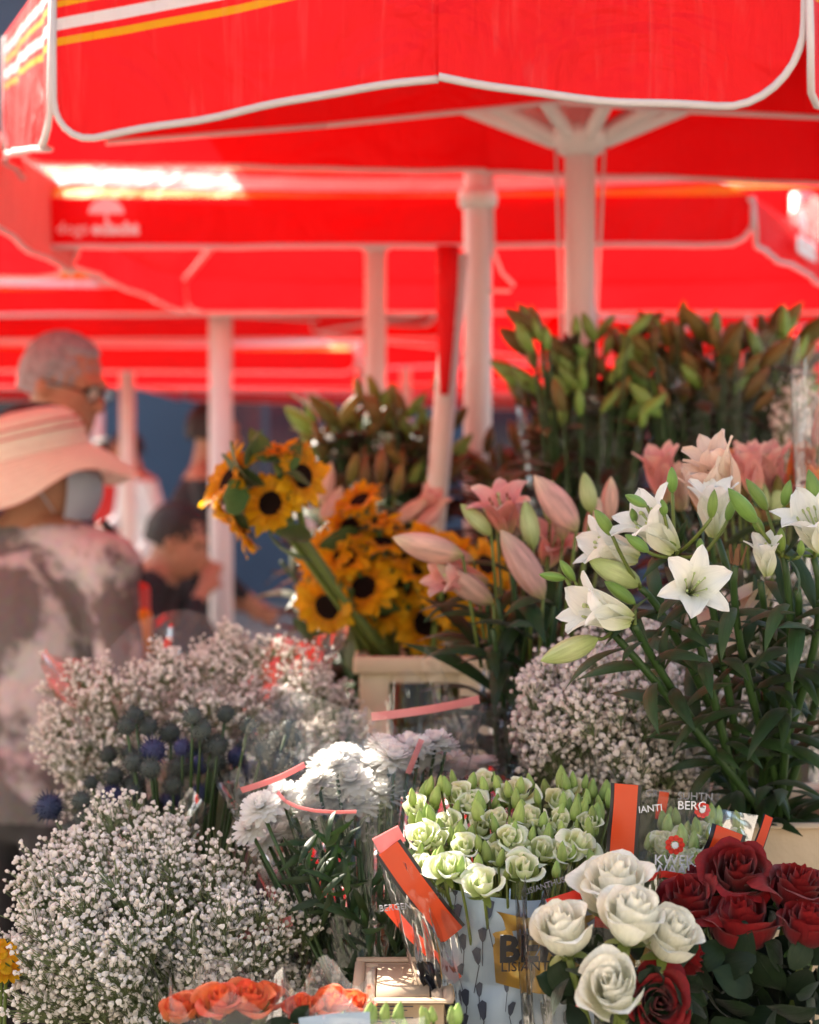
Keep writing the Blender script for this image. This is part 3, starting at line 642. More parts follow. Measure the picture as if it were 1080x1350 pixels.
# ------------------------------------------------------------------ display benches
bench = thing('display_bench', 'dark cloth covered bench under the flower buckets', 'bench', (0, 2, 0))
mb = MB(); mb.box((0, 1.78, .31), (2.3, .98, .62), bev=.01); part('front_tier', mb.mesh('front_tier', M_cloth_dark), bench)
mb = MB(); mb.box((0.375, 2.82, .46), (1.55, 1.08, .92), bev=.01); part('rear_tier', mb.mesh('rear_tier', M_cloth_dark), bench)
mb = MB(); mb.box((.3, 3.8, .42), (1.5, .86, .84), bev=.01); part('back_tier', mb.mesh('back_tier', M_cloth_dark), bench)
Z0, Z1, Z2 = .62, .92, .84
def bucket(label, x, y, z, r=.09, h=.26, mat=None):
    t = thing('flower_bucket', label, 'bucket', (x, y, z), 'buckets on the bench')
    mb = MB(); mb.lathe([(1e-3, .003), (r * .78, .003), (r * .8, .01), (r, h), (r * 1.06, h + .002), (r * 1.06, h - .012), (r * .98, h - .014)], 24, 0, Matrix.Translation((x, y, z)))
    part('body', mb.mesh('body', mat or M_dark), t)
    mb = MB(); mb.tube([Vector((x + r * 1.06 * math.cos(q), y - .2 * r - r * .6 * math.sin(q), z + h - .02 - r * .5 * math.sin(q))) for q in [PI * i / 10 for i in range(11)]], .0025, 5); part('handle', mb.mesh('handle', M_dark), t)
    return t

def wrapper(parent, base, top, rb, rt, mat, n=56, m=12, jag=.05, wr=.05, a0=0, a1=2 * PI, flare=1.3, seed=0, tilt=None, name='wrapper', flat=1.0, corners=4):
    """cellophane sleeve from the tied base up to an uneven open rim"""
    base, top = Vector(base), Vector(top); ax = (top - base); h = ax.length; ax.normalize(); M = align(base, ax); mb = MB()
    def fn(u, v):
        a = lerp(a0, a1, u); r = lerp(rb, rt, v ** flare)
        wv = wr * (.5 * math.sin(a * 7 + seed + v * 1.4) + .35 * math.sin(a * 13 + seed * 2 - v * 3) + .5 * noise.noise(Vector((a * 2.2, v * 3, seed))))
        r *= 1 + wv * (.4 + v)
        z = h * v * (1 + jag * v * (abs(((a * corners / (2 * PI) + seed * .3) % 1) - .5) * 4 - 1 + .5 * noise.noise(Vector((a * 3, seed, 0)))))
        return M @ Vector((r * math.cos(a), r * math.sin(a) * flat, z))
    mb.grid(fn, n, m); return part(name, mb.mesh(name, mat), parent)

# ------------------------------------------------------------------ gypsophila
def prisms(segs, r):
    """thin three-sided twigs, all in one array"""
    a = np.array([s[0] for s in segs]); b = np.array([s[1] for s in segs]); t = b - a; t /= np.linalg.norm(t, axis=1, keepdims=True) + 1e-9
    u = np.cross(t, np.array([.3, .5, .81])); u /= np.linalg.norm(u, axis=1, keepdims=True) + 1e-9; w = np.cross(t, u); V = []
    for p, rr in ((a, r), (b, r * .7)):
        for k in range(3): q = 2 * PI * k / 3; V.append(p + (u * math.cos(q) + w * math.sin(q)) * rr)
    n = len(segs); V = np.stack(V, 1).reshape(-1, 3); o = (np.arange(n) * 6)[:, None]
    F = np.concatenate([o + np.array([[k, (k + 1) % 3, 3 + (k + 1) % 3, 3 + k]]) for k in range(3)]); return V, F
def gypsophila(root, regions, base, per=22, fr=.0028, mat=None, sub=1, spread=.022, shell=.55):
    centres = []
    for (px, py, d, rx, ry, rz, cnt) in regions:
        c = P(px, py, d); k = d / FPX
        for _ in range(cnt):
            v = Vector((RND.gauss(0, 1), RND.gauss(0, 1), RND.gauss(0, 1))).normalized() * (shell + (1 - shell) * RND.random()) ** .8
            if v.y > .35: v.y *= .3
            centres.append(c + Vector((v.x * rx * k, v.y * rz, v.z * ry * k)))
    C = np.array([c[:] for c in centres]); pos, segs = [], []
    bs = np.array(Vector(base)[:])
    for c in C:
        k = NPR.integers(int(per * .6), int(per * 1.3)); off = NPR.normal(0, 1, (k, 3)); off /= np.linalg.norm(off, axis=1, keepdims=True); off *= (spread * NPR.random((k, 1)) ** .45)
        pos.append(c + off); root_ = c - (c - bs) / np.linalg.norm(c - bs) * spread * 1.6
        segs.append((bs + NPR.normal(0, .008, 3), lerp(bs, root_, .6) + NPR.normal(0, .01, 3))); segs.append((segs[-1][1], root_))
        for q in range(0, k): segs.append((lerp(root_, c, NPR.random() * .6), c + off[q]))
    pos = np.concatenate(pos); n = len(pos)
    V0, F0 = ico(sub); V0 = V0 * (1 + .34 * np.sin(V0[:, :1] * 7 + V0[:, 1:2] * 9 + V0[:, 2:] * 8))
    sc_ = fr * (.55 + .85 * NPR.random((n, 1, 1)) ** 1.3); q = NPR.normal(0, 1, (n, 4)); q /= np.linalg.norm(q, axis=1, keepdims=True); w, x, y, z = q.T
    R_ = np.stack([1 - 2 * (y * y + z * z), 2 * (x * y - z * w), 2 * (x * z + y * w), 2 * (x * y + z * w), 1 - 2 * (x * x + z * z), 2 * (y * z - x * w), 2 * (x * z - y * w), 2 * (y * z + x * w), 1 - 2 * (x * x + y * y)], 1).reshape(n, 3, 3)
    V = np.einsum('nij,vj->nvi', R_, V0 * np.array([1, 1, .8])) * sc_ + pos[:, None]; F = (F0[None] + (np.arange(n) * len(V0))[:, None, None]).reshape(-1, 3)
    part('florets', mesh_np('florets', V.reshape(-1, 3), F, mat or M_gyp, False), root, kind='stuff')
    V, F = prisms(segs, .0005); part('twigs', mesh_np('twigs', V, F, M_gyp_stem, False), root, kind='stuff')
    return n

t = thing('gypsophila_bunch', 'loose white gypsophila bunch beside the orange roses', 'flower bunch', P(240, 1330, 1.75).xy.to_3d() + Vector((0, 0, Z0)), 'gypsophila bunches')
bp_ = P(300, 1500, 1.8)
gypsophila(t, [(205, 1215, 1.68, 165, 110, .16, 120), (120, 1215, 1.68, 110, 100, .14, 60), (330, 1240, 1.74, 130, 85, .13, 60), (60, 1160, 1.72, 45, 40, .06, 12), (60, 1290, 1.64, 60, 60, .07, 22), (170, 1100, 1.76, 90, 40, .08, 26), (240, 1300, 1.66, 130, 60, .1, 46), (400, 1270, 1.76, 70, 60, .09, 34), (100, 1140, 1.74, 50, 40, .07, 16)], bp_, 32, .0025, spread=.026)
stem(t, [bp_ + Vector((0, 0, .1)), bp_, Vector((bp_.x, bp_.y, Z0 + .02))], .012, .016, M_stem)
bucket('black bucket under the loose white gypsophila', bp_.x, bp_.y, Z0, .085, .20)
t2 = thing('gypsophila_bunch', 'pinkish gypsophila bunch wrapped in hazy cellophane behind the globe thistles', 'flower bunch', (P(260, 950, 2.35).x, 2.35, Z1), 'gypsophila bunches')
b2 = Vector((P(280, 1000, 2.4).x, 2.4, Z1 + .04))
gypsophila(t2, [(230, 925, 2.28, 160, 75, .16, 120), (330, 905, 2.32, 120, 70, .14, 80), (120, 950, 2.28, 70, 85, .12, 50), (420, 960, 2.34, 70, 60, .1, 36), (130, 1020, 2.22, 60, 60, .08, 24), (300, 860, 2.36, 50, 30, .06, 14)], b2, 20, .0030, M_gyp)
stem(t2, [b2 + Vector((0, 0, .1)), b2], .014, .016)
wrapper(t2, b2, P(250, 865, 2.36), .04, .235, M_cello_h, jag=.10, seed=2.0, flat=.75, wr=.05)
t3 = thing('gypsophila_bunch', 'full cream gypsophila bunch right behind the pale green lisianthus', 'flower bunch', (P(810, 960, 2.0).x, 2.0, Z0), 'gypsophila bunches')
b3 = Vector((P(830, 1000, 2.02).x, 2.02, Z0 + .04))
gypsophila(t3, [(800, 945, 1.93, 118, 92, .14, 170), (850, 900, 1.97, 110, 80, .13, 110), (740, 975, 1.92, 55, 60, .08, 44), (820, 1010, 1.92, 115, 45, .10, 70), (900, 960, 1.96, 60, 90, .1, 50), (730, 910, 1.94, 45, 40, .08, 26)], b3, 24, .0034, M_gyp_w)
stem(t3, [b3 + Vector((0, 0, .2)), b3], .014, .016)
wrapper(t3, b3, P(745, 900, 2.05), .04, .17, M_cello, jag=.1, seed=5.0, wr=.06)
t4 = thing('gypsophila_bunch', 'rosy gypsophila bunch glimpsed behind the white lily stems', 'flower bunch', (P(1010, 900, 2.2).x, 2.2, Z1 - .3), 'gypsophila bunches')
b4 = Vector((P(1010, 1000, 2.24).x, 2.24, Z0 + .3))
gypsophila(t4, [(990, 880, 2.18, 120, 110, .12, 120), (1050, 820, 2.2, 70, 60, .1, 50)], b4, 18, .0032, M_gyp_w, 1)
stem(t4, [b4 + Vector((0, 0, .1)), b4, Vector((b4.x, b4.y, Z0))], .014, .016)
t5 = thing('gypsophila_bunch', 'small gypsophila bunch beside the brown wrapped lily buds', 'flower bunch', (P(1050, 560, 2.85).x, 2.85, Z1), 'gypsophila bunches')
b5 = Vector((P(1050, 700, 2.9).x, 2.9, Z1 + .04))
gypsophila(t5, [(1050, 560, 2.85, 35, 60, .06, 40)], b5, 14, .0036, M_gyp_w, 1)
stem(t5, [P(1050, 620, 2.86), b5, b5 - Vector((0, 0, .04))], .01, .012)

# ------------------------------------------------------------------ globe thistles
def thistle_mesh(mat, name):
    V0, F0 = ico(3); bm = bmesh.new(); mbk = MB(); mbk.add(V0 * .66, F0.tolist())
    V1, _ = ico(2); V1 = np.concatenate([V1, ico(3)[0][::3]])
    for p in V1[::1]:
        p = Vector(p); a = p.orthogonal().normalized() * .055; b = p.cross(a).normalized() * .055; base = p * .62; tip = p * (1.0 + .09 * math.sin(p.x * 31 + p.z * 17))
        mbk.add([base + a, base - a * .5 + b * .87, base - a * .5 - b * .87, tip], [(0, 1, 3), (1, 2, 3), (2, 0, 3)])
    bm.free(); return mbk.mesh(name, mat, False)
TH = [thistle_mesh(M_echin, 'thistle_head'), thistle_mesh(M_echin_b, 'thistle_head')]
t = thing('globe_thistle_bunch', 'bunch of round blue grey globe thistles between the two left gypsophila bunches', 'flower bunch', (P(250, 1050, 2.0).x, 2.0, Z0))
thl = [(178, 943, 13, 0), (195, 958, 14, 0), (224, 966, 15, 0), (254, 943, 13, 0), (265, 962, 16, 0), (297, 941, 13, 0), (327, 957, 13, 0), (143, 995, 12, 0), (176, 1005, 15, 0), (198, 1013, 15, 0), (202, 990, 18, 1), (237, 1012, 17, 0), (264, 1008, 15, 1), (283, 1003, 14, 0), (150, 1023, 14, 0), (176, 1035, 17, 0), (228, 1035, 14, 0), (302, 1029, 14, 0), (148, 1050, 16, 1), (65, 1064, 19, 1), (107, 1056, 14, 0), (112, 1080, 15, 0), (346, 990, 15, 0), (363, 975, 13, 0), (384, 974, 13, 0), (330, 1015, 14, 1), (344, 1017, 13, 0), (383, 1005, 12, 0), (120, 1032, 10, 0), (288, 980, 13, 0), (312, 998, 14, 1), (205, 1062, 13, 0), (262, 1046, 13, 1), (320, 1048, 12, 0), (92, 1095, 12, 0), (240, 985, 12, 1)] + [(RND.uniform(150, 400), RND.uniform(955, 1055), RND.uniform(11, 15), RND.random() < .25) for _ in range(20)]
tb = Vector((P(240, 1200, 2.02).x, 2.02, Z0 + .03))
for (x, y, r, k) in thl:
    d = RND.uniform(1.84, 1.95); c = P(x, y, d)
    M = align(c, (c - tb).normalized(), RND.uniform(0, 6), r * 1.32 * d / FPX); part('thistle_head', TH[int(k)], t, M)
    stem(t, bez(tb + Vector((RND.uniform(-.02, .02), RND.uniform(-.02, .02), 0)), lerp(tb, c, .5) + Vector((0, 0, .08)), c, 6), .0025, .0018, M_stem_d, 5)
bucket('black bucket holding the globe thistles', tb.x, tb.y, Z0, .08, .2)
mb = MB()
q = [P(240, 1035, 1.86), P(280, 1060, 1.84), P(255, 1112, 1.84), P(225, 1105, 1.88)]
mb.grid(lambda u, v: q[0].lerp(q[1], u).lerp(q[3].lerp(q[2], u), v) + Vector((0, .012 * math.sin(u * 6 + v * 3), 0)), 8, 8); part('wrapper', mb.mesh('wrapper', M_cello_h), t)

# ------------------------------------------------------------------ chrysanthemums
def chrys_mesh(seed):
    r0 = random.Random(seed); mb = MB()
    for i in range(84):
        t_ = (i / 83) ** .7; az = i * 2.399; inc = lerp(.1, 2.0, t_) + r0.uniform(-.1, .1); Lp = lerp(.62, 1.0, t_) * r0.uniform(.88, 1.1)
        A = Matrix.Rotation(az, 3, 'Z')
        def fn(u, v):
            w = (2 * u - 1) * .12 * (.6 + .8 * math.sin(PI * min(1, v * .8 + .08))) * (1 if v < .9 else .75); a = inc - .55 * v * (1 - .4 * t_)
            a2 = inc * .8 + .2 * a; r = Lp * v
            return A @ Vector((r * math.sin(a2), w, r * math.cos(a2) * .9 + .12 * abs(2 * u - 1) ** 2 * .3 + .1))
        mb.grid(fn, 2, 4)
    mb.sphere((0, 0, -.08), (.22, .22, .18), 8, 5, mi=1); return mb.mesh('chrysanthemum', [M_chrys, M_stem])
CH = [chrys_mesh(k) for k in range(3)]
t = thing('chrysanthemum_bunch', 'white chrysanthemum bunch in clear pink edged cellophane in a patch of sun', 'flower bunch', (P(480, 1300, 1.75).x, 1.75, Z0))
cb = P(498, 1420, 1.66)
chl = [(345, 1068, 22), (372, 1052, 21), (330, 1095, 18), (352, 1110, 20), (390, 1082, 22), (410, 1060, 21), (420, 1035, 22), (440, 1055, 23), (465, 1035, 24), (490, 1015, 25), (520, 1005, 25), (548, 1015, 24), (470, 1065, 24), (500, 1050, 25), (528, 1042, 24), (445, 1090, 22), (475, 1095, 22), (500, 1085, 22), (415, 1105, 18), (430, 1010, 20), (455, 1000, 20), (380, 1140, 16), (400, 1160, 14), (370, 1165, 13), (565, 1000, 22), (590, 1005, 20), (540, 985, 20), (575, 980, 18), (360, 1082, 18), (398, 1112, 18), (385, 1192, 10), (375, 1100, 17), (610, 1020, 16), (640, 1010, 15), (505, 985, 18)]
chl += [(x + RND.uniform(-14, 14), y + RND.uniform(-12, 12), r * .85) for (x, y, r) in chl if y < 1100]
for (x, y, r) in chl:
    d = 1.80 + RND.uniform(-.05, .05) + (x - 450) * .0006; c = P(x, y, d); ax = (c - cb).normalized() + Vector((RND.uniform(-.6, .3), -.7 + RND.uniform(-.3, .3), RND.uniform(.2, .7)))
    part('chrysanthemum', RND.choice(CH), t, align(c, ax, RND.uniform(0, 6), r * 1.42 * d / FPX))
    stem(t, bez(cb + Vector((RND.uniform(-.015, .015), RND.uniform(-.015, .015), 0)), lerp(cb, c, .55), c, 5), .0028, .002, M_stem_d, 5)
stem(t, [cb + Vector((0, 0, .05)), cb, Vector((cb.x + .02, cb.y + .01, Z0))], .016, .018, M_stem_d)
for i in range(130):
    yy = RND.uniform(1100, 1310); c = P(lerp(395, 470, (yy - 1100) / 190) + RND.uniform(-10, 80), yy, RND.uniform(1.62, 1.74)); part('leaf', RND.choice(LEAFS), t, align(c, (RND.uniform(-1, .6), -.6, RND.uniform(-.6, .8)), RND.uniform(0, 6), RND.uniform(.03, .05)))
wrapper(t, cb, P(465, 1010, 1.86), .03, .145, M_cello, jag=.08, seed=1.2, wr=.07, flare=1.05, m=16)
wrapper(t, cb + Vector((.02, .02, 0)), P(590, 975, 1.96), .03, .10, M_cello_c, jag=.06, seed=4.2, wr=.08, flare=1.1, m=16)
def strip(parent, pts, wid, mat, name='band', nrm=Vector((0, -1, 0)), thick=.0006, n=24, bow=0.0):
    """flat tape through points with a little thickness"""
    pts = [Vector(p) for p in pts]; mb = MB()
    def pt(v):
        k = v * (len(pts) - 1); i = min(len(pts) - 2, int(k)); return pts[i].lerp(pts[i + 1], k - i), (pts[i + 1] - pts[i]).normalized()
    for sgn in (0, 1):
        def fn(u, v):
            p, tdir = pt(v); sd = tdir.cross(nrm).normalized(); w = wid if not hasattr(wid, '__len__') else lerp(wid[0], wid[1], v)
            return p + sd * ((u - .5) * w) + nrm * (sgn * thick + bow * math.sin(v * PI) + .12 * w * math.sin(v * 7) * u)
        mb.grid(fn, 3, n)
    return part(name, mb.mesh(name, mat), parent)
strip(t, [P(318, 1042, 1.72), P(370, 1022, 1.70), P(402, 1008, 1.70)], .006, M_band_pink, bow=.012)
strip(t, [P(366, 1044, 1.71), P(376, 1056, 1.70), P(392, 1064, 1.695), P(415, 1069, 1.69), P(445, 1071, 1.69), P(470, 1070, 1.69)], .0035, M_band_pink)
strip(t, [P(490, 945, 1.88), P(570, 932, 1.88), P(632, 922, 1.88)], .009, M_band_pink, bow=.015)
strip(t, [P(302, 1236, 1.68), P(340, 1226, 1.67), P(385, 1214, 1.67)], .010, M_band_pink)
strip(t, [P(538, 1020, 1.78), P(548, 995, 1.78), P(556, 975, 1.79)], .006, M_band_pink)

# ------------------------------------------------------------------ roses
RW = [rose_set(M_rose_white, 18, 1, 1.85, o, 3 + k, .055) for k, o in enumerate((.55, .85, 1.05))]
RR = [rose_set(M_rose_red, 18, 1, 1.6, o, 13 + k, .06, M_stem_d) for k, o in enumerate((.8, 1.05, .45))]
RO = [rose_set(M_rose_orange, 13, 1, 1.5, o, 23 + k, .05) for k, o in enumerate((.6, .9))]
RL = [rose_set(M_lisi, 8, 1, 1.35, o, 33 + k, .07) for k, o in enumerate((.6, .95, 1.3))]
def rose_bunch(t, heads, sets, base, rname='rose', leafn=18, spread=.09, stemmat=None, leafbox=None, lsz=(.035, .06)):
    for (x, y, d, r, k, ax) in heads:
        s = r * d / FPX; c = P(x, y, d); ax = Vector(ax).normalized(); o = c - ax * s * .85
        place_flower(t, rname, sets[k], align(o, ax, RND.uniform(0, 6), s))
        b = base + Vector((RND.uniform(-.02, .02), RND.uniform(-.02, .02), 0)); stem(t, bez(b, o - ax * .14, o, 7), .0042, .0034, stemmat or M_stem)
    if leafbox:
        for (x0, x1, y0, y1, d0, d1, cnt) in leafbox:
            for i in range(cnt):
                c = P(RND.uniform(x0, x1), RND.uniform(y0, y1), RND.uniform(d0, d1)); part('leaf', RND.choice(RLEAFS), t, align(c, (RND.uniform(-1, 1), RND.uniform(-1, .1), RND.uniform(-.7, .7)), RND.uniform(0, 6), RND.uniform(*lsz)))
t = thing('white_rose_bunch', 'bunch of five creamy white roses beside the dark red roses', 'flower bunch', (P(820, 1350, 1.46).x, 1.46, Z0))
wb = Vector((P(815, 1400, 1.46).x, 1.46, Z0 + .2))
rose_bunch(t, [(741, 1230, 1.40, 40, 0, (-.30, -.42, 1)), (812, 1172, 1.45, 50, 1, (-.15, -.35, 1)), (832, 1212, 1.39, 42, 0, (.10, -.32, 1)), (882, 1236, 1.41, 39, 0, (.25, -.55, 1)), (808, 1305, 1.35, 43, 0, (-.30, -.85, .85))], RW, wb, 'rose', leafbox=[(735, 905, 1275, 1350, 1.40, 1.46, 34), (760, 860, 1240, 1290, 1.43, 1.47, 16)], lsz=(.028, .045))
stem(t, [wb + Vector((0, 0, .05)), wb, Vector((wb.x, wb.y, Z0))], .02, .022)
wrapper(t, Vector((wb.x - .02, wb.y, Z0 + .05)), P(775, 1185, 1.5), .04, .062, M_cello, jag=.05, seed=3.1, wr=.08)
strip(t, [P(722, 1192, 1.50), P(760, 1180, 1.495), P(795, 1174, 1.50)], .009, M_print_red)
strip(t, [P(800, 1205, 1.47), P(796, 1250, 1.47), P(770, 1330, 1.47)], .02, M_print_red)
t = thing('red_rose_bunch', 'bunch of dark red velvety roses with dark leaves beside the white roses', 'flower bunch', (P(980, 1350, 1.52).x, 1.52, Z0))
rb_ = Vector((P(975, 1400, 1.52).x, 1.52, Z0 + .2))
rose_bunch(t, [(972, 1150, 1.52, 44, 0, (-.05, -.75, 1)), (975, 1218, 1.48, 50, 2, (.0, -.25, 1)), (905, 1190, 1.50, 48, 1, (-.25, -.40, 1)), (1050, 1170, 1.50, 44, 1, (.2, -.3, 1)), (1064, 1220, 1.46, 40, 2, (.1, -.25, 1)), (905, 1262, 1.46, 30, 2, (.8, -.3, .5)), (869, 1322, 1.40, 40, 1, (.05, -1, .35)), (1015, 1190, 1.56, 40, 0, (.1, -.3, 1)), (940, 1165, 1.56, 38, 0, (-.1, -.3, 1)), (1095, 1180, 1.52, 42, 0, (.2, -.3, 1))], RR, rb_, 'rose', stemmat=M_stem, leafbox=[(900, 1090, 1255, 1350, 1.44, 1.54, 80), (900, 1090, 1340, 1400, 1.44, 1.54, 30), (985, 1030, 1220, 1260, 1.5, 1.54, 8)], lsz=(.03, .055))
stem(t, [rb_ + Vector((0, 0, .05)), rb_, Vector((rb_.x, rb_.y, Z0))], .024, .026)
bucket('black bucket holding the red roses', rb_.x + .015, rb_.y, Z0, .085, .2)
for lab, hs, bx in (('orange rose bunch in clear cellophane with three blooms beside the loose gypsophila', [(235, 1330, 1.36, 26, 0, (-.2, -.3, 1)), (290, 1318, 1.35, 32, 1, (0, -.4, 1)), (330, 1316, 1.36, 32, 0, (.1, -.4, 1)), (352, 1312, 1.39, 26, 1, (.2, -.3, 1)), (262, 1322, 1.38, 26, 1, (-.1, -.3, 1))], 295), ('orange rose bunch in clear cellophane beside the printed wooden crate', [(398, 1328, 1.37, 26, 1, (-.1, -.3, 1)), (440, 1320, 1.38, 26, 0, (0, -.3, 1)), (470, 1322, 1.39, 24, 1, (.2, -.3, 1))], 430)):
    t = thing('orange_rose_bunch', lab, 'flower bunch', (P(bx, 1350, 1.38).x, 1.38, Z0))
    ob_ = Vector((P(bx, 1350, 1.38).x, 1.38, Z0 + .15))
    rose_bunch(t, hs, RO, ob_, 'rose', leafbox=[(bx - 60, bx + 60, 1342, 1375, 1.34, 1.38, 16)], lsz=(.018, .03))
    stem(t, [ob_ + Vector((0, 0, .08)), ob_, Vector((ob_.x, ob_.y, Z0))], .018, .02)
    wrapper(t, Vector((ob_.x, ob_.y, Z0 + .02)), P(bx + 4, 1300, 1.38), .04, .058 if bx < 400 else .044, M_cello_h, jag=.03, seed=bx * .1, wr=.06, flat=.8)
strip(t, [P(395, 1352, 1.33), P(440, 1346, 1.33), P(488, 1344, 1.33)], .012, M_paper_blue, 'label_strip')

# ------------------------------------------------------------------ lisianthus
def lisianthus(t, base, flowers, buds, seed=0):
    for (x, y, r, k) in flowers:
        d = 1.60 + (1100 - y) * .0012 + RND.uniform(-.015, .015); c = P(x, y, d); s = r * 1.15 * d / FPX
        ax = Vector(((x - 670) * .0022 + RND.uniform(-.25, .25), -.65 + RND.uniform(-.3, .2), 1)).normalized(); o = c - ax * s * .7
        place_flower(t, 'lisianthus', RL[k], align(o, ax, RND.uniform(0, 6), s)); stem(t, bez(base + Vector((RND.uniform(-.03, .03), RND.uniform(-.02, .02), 0)), o - ax * .05 + Vector((0, .06, -.04)), o, 6), .002, .0016, M_stem, 5)
    for (x, y, l) in buds:
        d = 1.60 + (1100 - y) * .0012 + RND.uniform(-.02, .02); b = P(x, y + l * .5, d); tp = P(x + RND.uniform(-.25, .25) * l, y - l * .5, d - .004)
        bud(t, BUD_L, b, tp, RND.uniform(.85, 1.15)); stem(t, bez(base + Vector((RND.uniform(-.03, .03), RND.uniform(-.02, .02), 0)), lerp(b, base, .4) + Vector((0, 0, .05)), b, 6), .002, .0013, M_stem, 5)
t = thing('lisianthus_bunch', 'pale green lisianthus bunch in blue printed paper with gold panel', 'flower bunch', (P(670, 1350, 1.64).x, 1.64, Z0), 'lisianthus bunches')
lb = Vector((P(675, 1350, 1.64).x, 1.64, Z0 + .14))
fl = [(555, 1103, 21, 0), (588, 1085, 21, 1), (635, 1092, 19, 1), (622, 1060, 20, 1), (680, 1043, 22, 1), (612, 1117, 18, 0), (590, 1142, 23, 2), (563, 1140, 18, 0), (659, 1126, 22, 2), (716, 1122, 23, 2), (765, 1110, 23, 2), (690, 1145, 23, 1), (635, 1165, 25, 1), (605, 1050, 18, 0), (655, 1080, 17, 0), (735, 1055, 18, 0), (740, 1085, 18, 0), (548, 1065, 17, 0), (700, 1078, 18, 0), (752, 1040, 18, 0), (778, 1085, 15, 0), (672, 1105, 18, 1), (640, 1030, 16, 0), (575, 1110, 16, 0), (718, 1095, 16, 0), (745, 1125, 16, 1)]
bd_ = [(545, 1050, 24), (558, 1040, 26), (572, 1048, 28), (582, 1032, 22), (592, 1036, 28), (600, 1026, 24), (620, 1030, 26), (645, 1030, 28), (657, 1032, 22), (570, 1072, 24), (600, 1065, 22), (682, 1072, 36), (694, 1068, 32), (655, 1086, 24), (662, 1072, 26), (707, 1060, 30), (722, 1040, 28), (732, 1075, 34), (742, 1025, 34), (757, 1066, 34), (741, 1094, 26), (768, 1062, 24), (782, 1040, 24), (797, 1042, 30), (790, 1058, 22), (806, 1052, 28), (580, 1125, 24), (612, 1095, 22), (630, 1138, 26), (648, 1108, 22), (700, 1100, 24), (690, 1125, 22), (668, 1148, 24), (715, 1080, 22), (782, 1074, 34), (756, 1028, 24), (760, 1090, 22), (545, 1080, 22), (634, 1052, 24), (672, 1040, 24), (605, 1080, 20), (560, 1120, 22), (700, 1030, 22), (770, 1030, 20)]
fl = [(x, y, r * 1.0, k) for (x, y, r, k) in fl]; bd_ += [(RND.uniform(550, 800), RND.uniform(1030, 1150), RND.uniform(22, 32)) for _ in range(58)]
lisianthus(t, lb, fl, bd_)
stem(t, [lb + Vector((0, 0, .05)), lb, Vector((lb.x, lb.y, Z0))], .022, .024)
for i in range(26):
    c = P(RND.uniform(560, 790), RND.uniform(1130, 1190), RND.uniform(1.6, 1.68)); part('leaf', RND.choice(SLEAFS), t, align(c, (RND.uniform(-1, 1), RND.uniform(-1, .1), RND.uniform(-.2, .9)), RND.uniform(0, 6), RND.uniform(.03, .05)))
# printed paper sleeve: front shell bowed towards us
def shell(p00, p10, p01, p11, bow, mat, name, off=0.0, wr=.0, seed=0, nu=20, nv=16):
    mb = MB()
    def fn(u, v):
        p = lerp(lerp(p00, p10, u), lerp(p01, p11, u), v)
        return p + Vector((0, -bow * math.sin(PI * u) - off - wr * noise.noise(Vector((u * 4, v * 5, seed))), 0))
    mb.grid(fn, nu, nv); return mb, fn
p00, p10, p01, p11 = P(590, 1172, 1.575), P(800, 1178, 1.60), P(606, 1480, 1.56), P(770, 1480, 1.58)
mb, paperfn = shell(p00, p10, p01, p11, .035, None, 'paper', 0, .012, 2); pp = part('paper_sleeve', mb.mesh('paper_sleeve', M_paper_blue), t)
mb, gfn = shell(P(645, 1192, 1.575), P(802, 1190, 1.60), P(652, 1286, 1.572), P(795, 1286, 1.595), .035, None, 'gold', .022, .006, 2)
gp = part('gold_panel', mb.mesh('gold_panel', M_gold), t)
rg, upv = (1, .10, 0), (0, -.08, 1)
text(gp, 'BERG', P(657, 1268, 1.505), rg, upv, .034, M_black, bold=.0012); text(gp, 'LISIANTHUS', P(660, 1281, 1.505), rg, upv, .0125, M_black)
# leaf shaped print motifs on the paper (flat ink)
mbp = MB(); mbw = MB(); r0 = random.Random(4)
def motif(mbx, fn, u, v, s, off=.0016):
    bent = r0.uniform(-.5, .5); k = []
    def q(a, b): 
        p = fn(min(1, max(0, u + a * s * 1.7)), min(1, max(0, v - b * s))); return p + Vector((0, -off, 0))
    head = [(.03, 1.0), (.17, .95), (.10, .45), (0, .28), (-.10, .45), (-.15, .8)]
    pts = [q(a + bent * .25 * b, b) for a, b in head]; mbx.add(pts, [tuple(range(6))])
    st = [(-.018, .3), (.018, .3), (.03 + bent * .5, -.75), (-.0 + bent * .5, -.75)]; mbx.add([q(a, b) for a, b in st], [(0, 1, 2, 3)])
for i in range(7):
    for j in range(9):
        u, v = (i + .5 + r0.uniform(-.25, .25)) / 7 * .96, (j + .6 + .5 * (i % 2) + r0.uniform(-.15, .15)) / 9
        if u > .26 and v < .36: continue
        motif(mbp, paperfn, u, v, r0.uniform(.075, .12))
part('paper_print', mbp.mesh('paper_print', M_ink_blue, False), pp)
for (u, v, s) in ((.2, .22, .22), (.42, .15, .22), (.62, .04, .26), (.85, .1, .2)): motif(mbw, gfn, u, v + s * .8, s)
part('paper_print', mbw.mesh('paper_print', M_paper_blue, False), gp)
wrapper(t, P(676, 1240, 1.64), P(672, 1150, 1.63), .098, .108, M_cello_c, jag=.10, seed=7.7, wr=.03, flare=1.0, m=8)
text(gp, 'LISIANTHUS WORLD', P(692, 1180, 1.515), (1, .1, .30), (0, 0, 1), .0072, M_print_grey)
